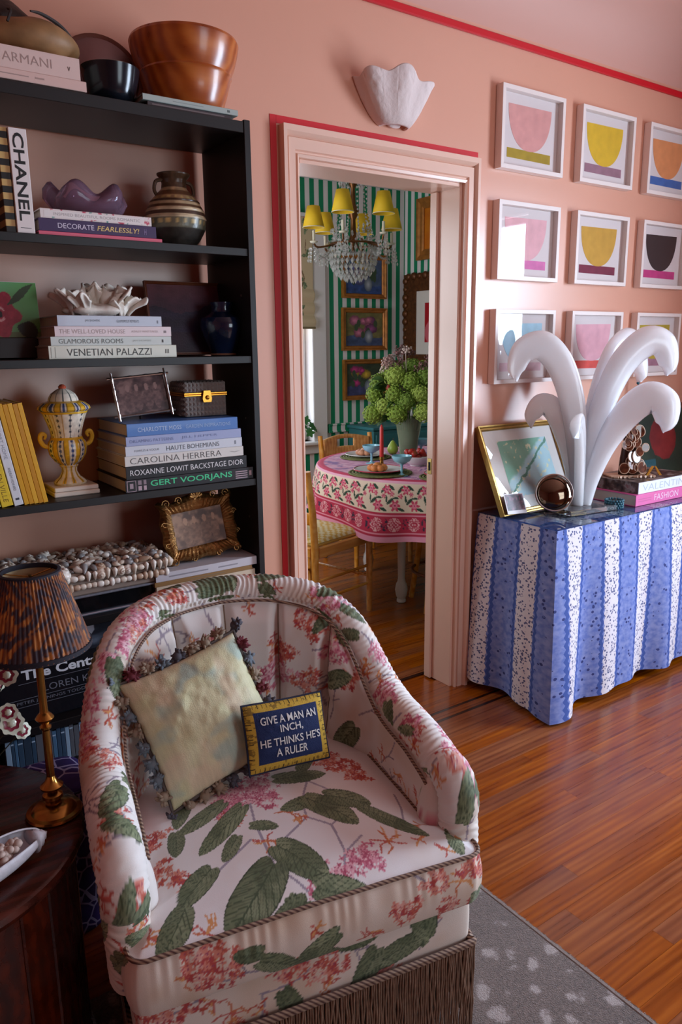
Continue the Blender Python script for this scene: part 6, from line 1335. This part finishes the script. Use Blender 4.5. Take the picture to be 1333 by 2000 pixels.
# ---- chairs
def din_chair(label, loc, rz, pad, arched=False, seatc='#c9a24e', group='pine dining chairs'):
    e = thing('dining_chair', label, 'chair', loc, (0, 0, rz), group)     # local: faces +x, back posts at x=0
    D_, Wd = .42, .40; HB = .83
    for s_ in (-1, 1):
        b = MB(); b.tube([(0, s_*Wd/2, 0), (0, s_*Wd/2, .44), (-.012, s_*Wd/2, .62), (-.045, s_*Wd/2, HB)], [.015, .019, .018, .016], 14); b.build('back_post', pine, e)
        b = MB(); b.tube([(D_, s_*(Wd/2+.015), 0), (D_, s_*(Wd/2+.015), .452)], [.015, .019], 14); b.build('front_leg', pine, e)
        b = MB(); b.box(.019, D_-.019, s_*(Wd/2+.006)-.011, s_*(Wd/2+.006)+.011, .385, .437, .004); b.build('seat_rail', pine, e)
        for zz in (.16, .26):
            b = MB(); b.tube([(.017, s_*Wd/2, zz), (D_-.017, s_*(Wd/2+.013), zz)], .008, 8); b.build('stretcher', pine, e)
    b = MB(); b.box(D_-.011, D_+.011, -Wd/2+.006, Wd/2-.006, .385, .437, .004); b.build('seat_rail', pine, e)
    b = MB(); b.box(-.011, .011, -Wd/2+.02, Wd/2-.02, .385, .437, .004); b.build('seat_rail', pine, e)
    b = MB(); b.tube([(D_, -Wd/2, .20), (D_, Wd/2, .20)], .008, 8); b.build('stretcher', pine, e)
    rush = mat('rush_seat', '#b98d3e', .85, bump=.8, bscale=50, stretch=(1, 30, 1)); b = MB(); b.box(.01, D_-.005, -Wd/2+.004, Wd/2-.004, .4375, .452, .004); b.build('rush_seat', rush, e)
    # tied seat pad
    n = 40; U, V = np.meshgrid(np.linspace(-1, 1, n), np.linspace(-1, 1, n), indexing='ij'); th = .028*((1-U**4)*(1-V**4)).clip(0)**.5
    uu, vv = U.ravel()*.2, V.ravel()*.19
    col_ = np.tile(hx(seatc), (n*n, 1)); ck = ((np.floor(uu/.022)+np.floor(vv/.022)) % 2 == 0); col_[ck] = hx(pad)
    b = MB(); b.grid(np.stack([.215+U*.195, V*.19, .4535+th], -1), col=col_); b.grid(np.stack([.215+U*.195, V*.19, .4528+0*U], -1)[::-1], col=col_); b.build('seat_pad', paintmat('gingham_pad', .9), e, sharp=0)
    def slat(z0, z1, arch):
        m2 = 26; yv = np.linspace(-Wd/2+.012, Wd/2-.012, m2); out = []
        top = z1+(.030*np.sin((yv+Wd/2)/Wd*pi) if arch else .006*np.sin((yv+Wd/2)/Wd*pi)); xb = -.012-(z0-.62)*.16-.03*np.sin((yv+Wd/2)/Wd*pi); b = MB()
        zr = np.linspace(0, 1, 12); hole = lambda y, q: arch and (abs(y) < .075) and (.42 < q < .78)
        vs = []; 
        for i, y in enumerate(yv):
            for q in zr: vs.append((xb[i], y, z0+(top[i]-z0)*q))
        fs = [(i*12+j, (i+1)*12+j, (i+1)*12+j+1, i*12+j+1) for i in range(m2-1) for j in range(11) if not hole((yv[i]+yv[i+1])/2, (zr[j]+zr[j+1])/2)]
        b.add(vs, fs); o = b.build('back_slat', pine, e, sharp=0); sm_ = o.modifiers.new('thickness', 'SOLIDIFY'); sm_.thickness = .013; sm_.offset = 0
    slat(.705 if not arched else .68, .785 if not arched else .80, arched); slat(.555, .615, False)
    return e
din_chair('pine dining chair with yellow checked pad seen from behind at the left', (1.902, 1.058, 0), math.radians(15), '#d9cfa8')
din_chair('pine dining chair with arched cut-out backrest on the far side of the table', (2.97, 1.99, 0), math.radians(-93), '#d9cfa8', True)
e = thing('stool', 'round pine stool with blue pad under the dining table at the right', 'stool', (2.765, .800, 0))
b = MB(); b.lathe([(.001, .425), (.165, .425), (.172, .432), (.170, .443), (.001, .443)], 36, cap=False); b.build('seat', pine, e, sharp=35)
b = MB(); b.lathe([(.001, .4435), (.160, .4435), (.168, .452), (.160, .464), (.10, .472), (.001, .474)], 36, cap=False); b.build('pad', mat('blue_pad', '#3f74b8', .8), e, sharp=40)
for k in range(4):
    a = math.radians(111+90*k); b = MB(); b.tube([(.205*math.cos(a), .205*math.sin(a), 0), (.14*math.cos(a), .14*math.sin(a), .4245)], [.015, .018], 12); b.build('leg', pine, e)
b = MB(); b.tube([(.176*math.cos(t), .176*math.sin(t), .20) for t in np.linspace(0, 2*pi, 48, endpoint=False)], .009, 8, closed=True); b.build('ring_stretcher', mat('dark_ring', '#6a3a20', .4), e)
# teal sideboard
tl_ = mat('teal_paint', '#2f6b70', .4, var=.1)
e = thing('teal_sideboard', 'teal painted sideboard in the dining room corner behind the flowers', 'sideboard', (3.66, 2.41, 0)); b = MB(); b.box(-.27, .27, -.15, .17, .08, .80, .004); b.build('body', tl_, e); b = MB(); b.box(-.285, .285, -.165, .175, .8005, .825, .005); b.build('top', tl_, e)
for x0 in (-.255, .005):
    b = MB(); b.box(x0, x0+.25, -.165, -.1505, .11, .77, .004); o = b.build('door', tl_, e); b = MB(); b.ell((x0+(.225 if x0 < 0 else .025), -.178, .48), .012, 10, 8); b.build('knob', brass, o)
for x in (-.24, .24):
    for y in (-.13, .15): b = MB(); b.box(x-.02, x+.02, y-.02, y+.02, 0, .0795, .002); b.build('leg', tl_, e)
b = MB(); b.box(1.001, 3.38, DB-.014, DB, 0, .13, .004); struct(b.build('baseboard_dining', dwp))
# ---- wall pictures in the dining room
gw = mat('warm_gilt_wood', '#a5672a', .38, .35, var=.25, vscale=25)
def stilllife(seed, bgc, fc, fc2, vc):
    def f(u, v):
        n = fbm(u*8+seed, v*8, 3); c = lerp(hx(bgc)*.75, hx(bgc)*1.25, n); c = np.where((v < .28+.05*np.sin(u*6))[:, None], lerp(hx(vc)*.6, hx(vc)*1.2, n), c); rg_ = random.Random(seed)
        for k in range(9):
            cx_, cy_, R = rg_.uniform(.2, .8), rg_.uniform(.4, .85), rg_.uniform(.08, .17); d = np.hypot(u-cx_, v-cy_)+.06*(fbm(u*20, v*20)-.5); cc = hx(fc if k % 3 else fc2); c = np.where((d < R)[:, None], lerp(cc*1.15, cc*.6, np.clip(d/R, 0, 1)), c)
        for k in range(6):
            cx_, cy_ = rg_.uniform(.15, .85), rg_.uniform(.3, .7); d = np.hypot((u-cx_)/.05, (v-cy_)/.11); c = np.where((d < 1)[:, None], hx('#3c4f38'), c)
        d = np.hypot((u-.62)/.11, (v-.28)/.2); c = np.where((d < 1)[:, None], lerp(hx('#b8bcc4'), hx('#59626e'), np.clip(d, 0, 1)), c); return c
    return f
def wallpic(label, x0, x1, z0, z1, fn, fw=.035, axis='y', m_=None, name='framed_painting', mount=None):
    W_, H2 = x1-x0, z1-z0
    loc, rot = (((x0+x1)/2, DB-.004, z0), (0, 0, 0)) if axis == 'y' else ((DR-.004, (x0+x1)/2, z0), (0, 0, -pi/2))
    e = thing(name, label, 'painting', loc, rot); frame_rect(e, W_, H2, fw, .03, m_ or gw)
    if mount: b = MB(); b.box(-W_/2+fw-.002, W_/2-fw+.002, -.008, -.005, fw-.002, H2-fw+.002); b.build('mount', mat('mount_'+mount[1:], mount, .8), e, smooth=False); k = .62; canvas('canvas', (W_-2*fw)*k, (H2-2*fw)*k, .005, fn, pmat, e, -.0095, 0, fw+(H2-2*fw)*(1-k)/2)
    else: canvas('canvas', W_-2*fw+.004, H2-2*fw+.004, .004, fn, pmat, e, -.008, 0, fw-.002)
    return e
wallpic('blue flower still life in a gilt frame, highest of three on the striped wall', 3.345, 3.755, 1.77, 2.09, stilllife(3, '#4a5a78', '#6a6aa0', '#c9a23a', '#3c5590'))
wallpic('pink rose and white jug painting in a gilt frame, middle of three', 3.340, 3.763, 1.385, 1.70, stilllife(6, '#6f6a40', '#c0708c', '#8a4a7a', '#4a5a80'))
wallpic('magenta and yellow flower painting in a gilt frame, lowest of three', 3.347, 3.75, 1.01, 1.318, stilllife(12, '#3a4434', '#c03a7c', '#d0a83a', '#4a4a78'))
def forange(u, v):
    n = fbm(u*6, v*6); c = lerp(hx('#d07a14'), hx('#c06010'), n); d = np.hypot((u-.72)/.22, (v-.35)/.28); c = np.where((d < 1)[:, None], hx('#b5201c'), c); d = np.hypot((u-.72)/.12, (v-.72)/.08); c = np.where((d < 1)[:, None], hx('#1a1612'), c); c = np.where(((v < .2) & (u > .55))[:, None], hx('#4a5a3c'), c); return c
wallpic('orange figure painting in a brown and gilt frame high on the side wall', 1.85, 2.43, 2.05, 2.49, forange, .075, 'x')
e = wallpic('red and white print in a heavy carved dark gilt frame on the side wall', 1.78, 2.57, 1.22, 1.955, lambda u, v: np.where((np.hypot((u-.5)/.5, (v-.25)/.4) < 1)[:, None], hx('#c9606a'), np.tile(hx('#a81420'), (len(u), 1))), .13, 'x', mat('dark_carved_gilt', '#5e3518', .42, .4, bump=1.0, bscale=45, var=.4, vscale=40), mount='#d6cdc4')
rg = random.Random(5); o0 = None
for k in range(46):
    t = k/46*4; i = int(t); f = t-i; W_, H2 = .79, .735; x, z_ = [(-W_/2+f*W_, 0), (W_/2, f*H2), (W_/2-f*W_, H2), (-W_/2, H2-f*H2)][i]
    if o0 is None: b = MB(); b.ell((0, 0, 0), (.028, .018, .026), 10, 6); o0 = b.build('carved_leaf', mat('dark_carved_gilt'), e, sharp=0); o = o0
    else: o = mc(o0, e)
    o.location = (x*.955, -.026, .015+z_*.955); s_ = rg.uniform(.8, 1.2); o.scale = (s_, s_, s_)
# ---- roman shade and ivy
def fshade(u, v):
    c = np.tile(hx('#c9b391'), (len(u), 1)); rg_ = random.Random(4); uu, vv = u*.86, v*.75
    for k in range(46):
        x, y = rg_.uniform(0, .86), rg_.uniform(0, .75); stroke(c, uu, vv, [(x, y), (x+rg_.uniform(-.05, .05), y+.06), (x+rg_.uniform(-.06, .06), y+.11)], .004, hx('#7a5a40'))
        for q in range(3): leaf(c, uu, vv, x+rg_.uniform(-.03, .03), y+rg_.uniform(0, .08), rg_.uniform(0, 6), .035, .018)
        if k % 3 == 0: lilac(c, uu, vv, x, y+.1, .025, rg_, 1)
    return c
e = thing('roman_shade', 'floral printed roman shade drawn halfway down the dining window', 'blind', (2.66, DB-.034, 1.55))
nu, nv2 = 220, 190; U, V = np.meshgrid(np.linspace(0, 1, nu), np.linspace(0, 1, nv2), indexing='ij'); yy_ = -.004-.022*np.abs(np.sin(np.clip((.36-V)/.36, 0, 1)*3*pi))*(V < .36)-.012*np.exp(-((V-.03)/.05)**2)
b = MB(); b.grid(np.stack([-.415+U*.83, yy_, V*.76], -1), col=fshade(U.ravel(), V.ravel())); o = b.build('cloth', paintmat('shade_linen', .85), e, sharp=0); sm_ = o.modifiers.new('thickness', 'SOLIDIFY'); sm_.thickness = .003
b = MB(); b.box(-.415, .415, -.02, .002, .7605, .785, .002); b.build('headrail', dwp, e); b = MB(); b.tube([(-.41, -.03, .0), (.41, -.03, .0)], .008, 8); b.build('bottom_bar', mat('shade_bar', '#7a6a4c', .7), e)
e = thing('ivy_plant', 'small potted ivy trailing on the dining window sill', 'plant', (2.90, DB-.005, .7205)); b = MB(); b.lathe([(.001, 0), (.035, 0), (.048, .075), (.044, .075), (.04, .06), (.001, .06)], 24, cap=False); b.build('pot', mat('terracotta', '#9a5b40', .8), e)
ivl = mat('ivy_leaf', '#2f6a34', .45, var=.2, vscale=30)
rg = random.Random(3)
for k in range(22):
    a = rg.uniform(0, 2*pi); R = rg.uniform(.02, .17); x, y, z_ = R*math.cos(a), -.02-abs(R*math.sin(a))*.35, rg.uniform(.06, .19)
    if k < 4: x, y, z_ = (.09, .145, .165, .12)[k], -.03, (.165, .12, .10, .085)[k]
    b = MB(); b.tube(wire([(0, 0, .06), (x*.5, y*.5, z_+.03), (x, y, z_)], 8), .0015, 4); st_ = b.build('stem', stm, e)
    pts = [(r_*math.cos(t), r_*math.sin(t)) for t, r_ in [(q*2*pi/20, .030*(1+.28*math.cos(5*q*2*pi/20))) for q in range(20)]]
    b = MB(); b.prism(pts, -.0005, .0005, 'z'); o = b.build('leaf', ivl, e, smooth=False); o.location = (x, y, z_); o.rotation_euler = (math.radians(75)+rg.uniform(-.5, .5), rg.uniform(-.6, .6), rg.uniform(-.6, .6))
# ---- chandelier
CXc, CYc = 2.70, 1.55
e = thing('chandelier', 'crystal chandelier with yellow fabric shades hanging in the dining room', 'chandelier', (CXc, CYc, 1.80))
brz = mat('dark_bronze', '#6b4527', .35, .85); cry = mat('cut_crystal', '#f2f1ec', .03, trans=.7, ior=1.5, spec=.8); yel = mat('yellow_shade_silk', '#e0b41e', .7, sss=.15); wint = mat('shade_white_lining', '#d9cfae', .8)
b = MB(); b.tube([(0, 0, .15), (0, 0, .82)], .008, 10); b.lathe([(.01, .20), (.03, .215), (.018, .24), (.014, .33), (.03, .36), (.035, .38), (.016, .41), (.012, .50), (.03, .53), (.02, .56), (.01, .58)], 20); b.build('column', brz, e)
b = MB(); b.tube([(.135*math.cos(t), .135*math.sin(t), .195) for t in np.linspace(0, 2*pi, 48, endpoint=False)], .006, 8, closed=True); b.build('ring', brz, e)
b = MB(); b.tube([(.075*math.cos(t), .075*math.sin(t), .555) for t in np.linspace(0, 2*pi, 32, endpoint=False)], .005, 8, closed=True); b.build('crown_ring', brz, e)
b = MB(); b.lathe([(.001, 0), (.05, .0), (.055, .008), (.001, .018)], 24, c=(0, 0, .803)); b.build('ceiling_canopy', brz, e)
def oct_(b, p, r, h):
    x, y, z_ = p; b.add([(x, y, z_+h*.45), (x+r, y, z_), (x, y+r, z_), (x-r, y, z_), (x, y-r, z_), (x, y, z_-h*.55)], [(0, 1, 2), (0, 2, 3), (0, 3, 4), (0, 4, 1), (5, 2, 1), (5, 3, 2), (5, 4, 3), (5, 1, 4)])
rg = random.Random(12); shp = None
for k in range(6):
    a = math.radians(15+60*k-34.86); ca, sa = math.cos(a), math.sin(a); low = .0 if k in (4, 5) else .03; R = .235
    b = MB(); b.tube([tuple(p) for p in wire([(.06*ca, .06*sa, .22), (.13*ca, .13*sa, .19), (.21*ca, .21*sa, .175), (R*ca, R*sa, .225-low)], 16)], .0055, 8); b.build('arm', brz, e)
    b = MB(); b.lathe([(.001, 0), (.020, .004), (.024, .012), (.008, .014), (.0085, .07), (.001, .07)], 14, c=(R*ca, R*sa, .225-low)); b.build('candle_cup', mat('candle_tube', '#cfc4ae', .6), e)
    if shp is None:
        b = MB(); b.lathe([(.062, 0), (.036, .115)], 32, cap=False); b.f = [f[::-1] for f in b.f] if False else b.f; shp = b.build('lamp_shade', yel, e, sharp=0); sm_ = shp.modifiers.new('thickness', 'SOLIDIFY'); sm_.thickness = .0025; o = shp
        b = MB(); b.tube([(.0615*math.cos(t), .0615*math.sin(t), .001) for t in np.linspace(0, 2*pi, 32, endpoint=False)], .0022, 5, closed=True); trm = b.build('shade_trim', wint, o)
    else: o = mc(shp, e); mc(trm, o)
    o.location = (R*ca, R*sa, .305-low*.8+.03*(k in (4, 5)))
    b = MB()      # drops on each arm
    for q in range(7):
        t = q*2*pi/7
        for j in range(4): oct_(b, (R*ca+(.026+.003*j)*math.cos(t), R*sa+(.026+.003*j)*math.sin(t), .205-low-j*.021-.004*q), .0075, .022)
    for j in range(14): t = j/13; rr_ = .135+(R-.135)*t; oct_(b, (rr_*ca, rr_*sa, .175-.055*math.sin(pi*t)), .0085, .018)
    o_ = b.build('crystal_drops', cry, e, smooth=False); o_['kind'] = 'stuff'
b = MB()
for lay, (R, z_, n) in enumerate(((.135, .165, 30), (.138, .130, 30), (.132, .095, 28), (.120, .062, 26), (.100, .036, 22), (.075, .016, 16), (.045, .004, 10), (.012, -.002, 3))):
    for q in range(n): t = 2*pi*(q+.5*(lay % 2))/n; oct_(b, (R*math.cos(t), R*math.sin(t), z_), .0125, .040)
o_ = b.build('crystal_basket', cry, e, smooth=False); o_['kind'] = 'stuff'
b = MB()
for q in range(10):
    t0 = 2*pi*q/10
    for j in range(18): t = j/17; R = .075+(.135-.075)*t**2; oct_(b, (R*math.cos(t0), R*math.sin(t0), .545-.345*t-.03*math.sin(pi*t)), .007, .015)
for q in range(14): t = 2*pi*q/14; oct_(b, (.078*math.cos(t), .078*math.sin(t), .525), .010, .035)
for q in range(60): t = rg.uniform(0, 2*pi); R = rg.uniform(.05, .17); oct_(b, (R*math.cos(t), R*math.sin(t), rg.uniform(.20, .30)), .010, .028)
o = b.build('crystal_strands', cry, e, smooth=False); o['kind'] = 'stuff'
for q in range(8):
    t = 2*pi*q/8; b = MB(); b.tube(wire([(.07*math.cos(t), .07*math.sin(t), .555), (.10*math.cos(t), .10*math.sin(t), .60), (.135*math.cos(t), .135*math.sin(t), .585), (.13*math.cos(t), .13*math.sin(t), .56)], 12), .004, 6); b.build('crown_leaf', brz, e)
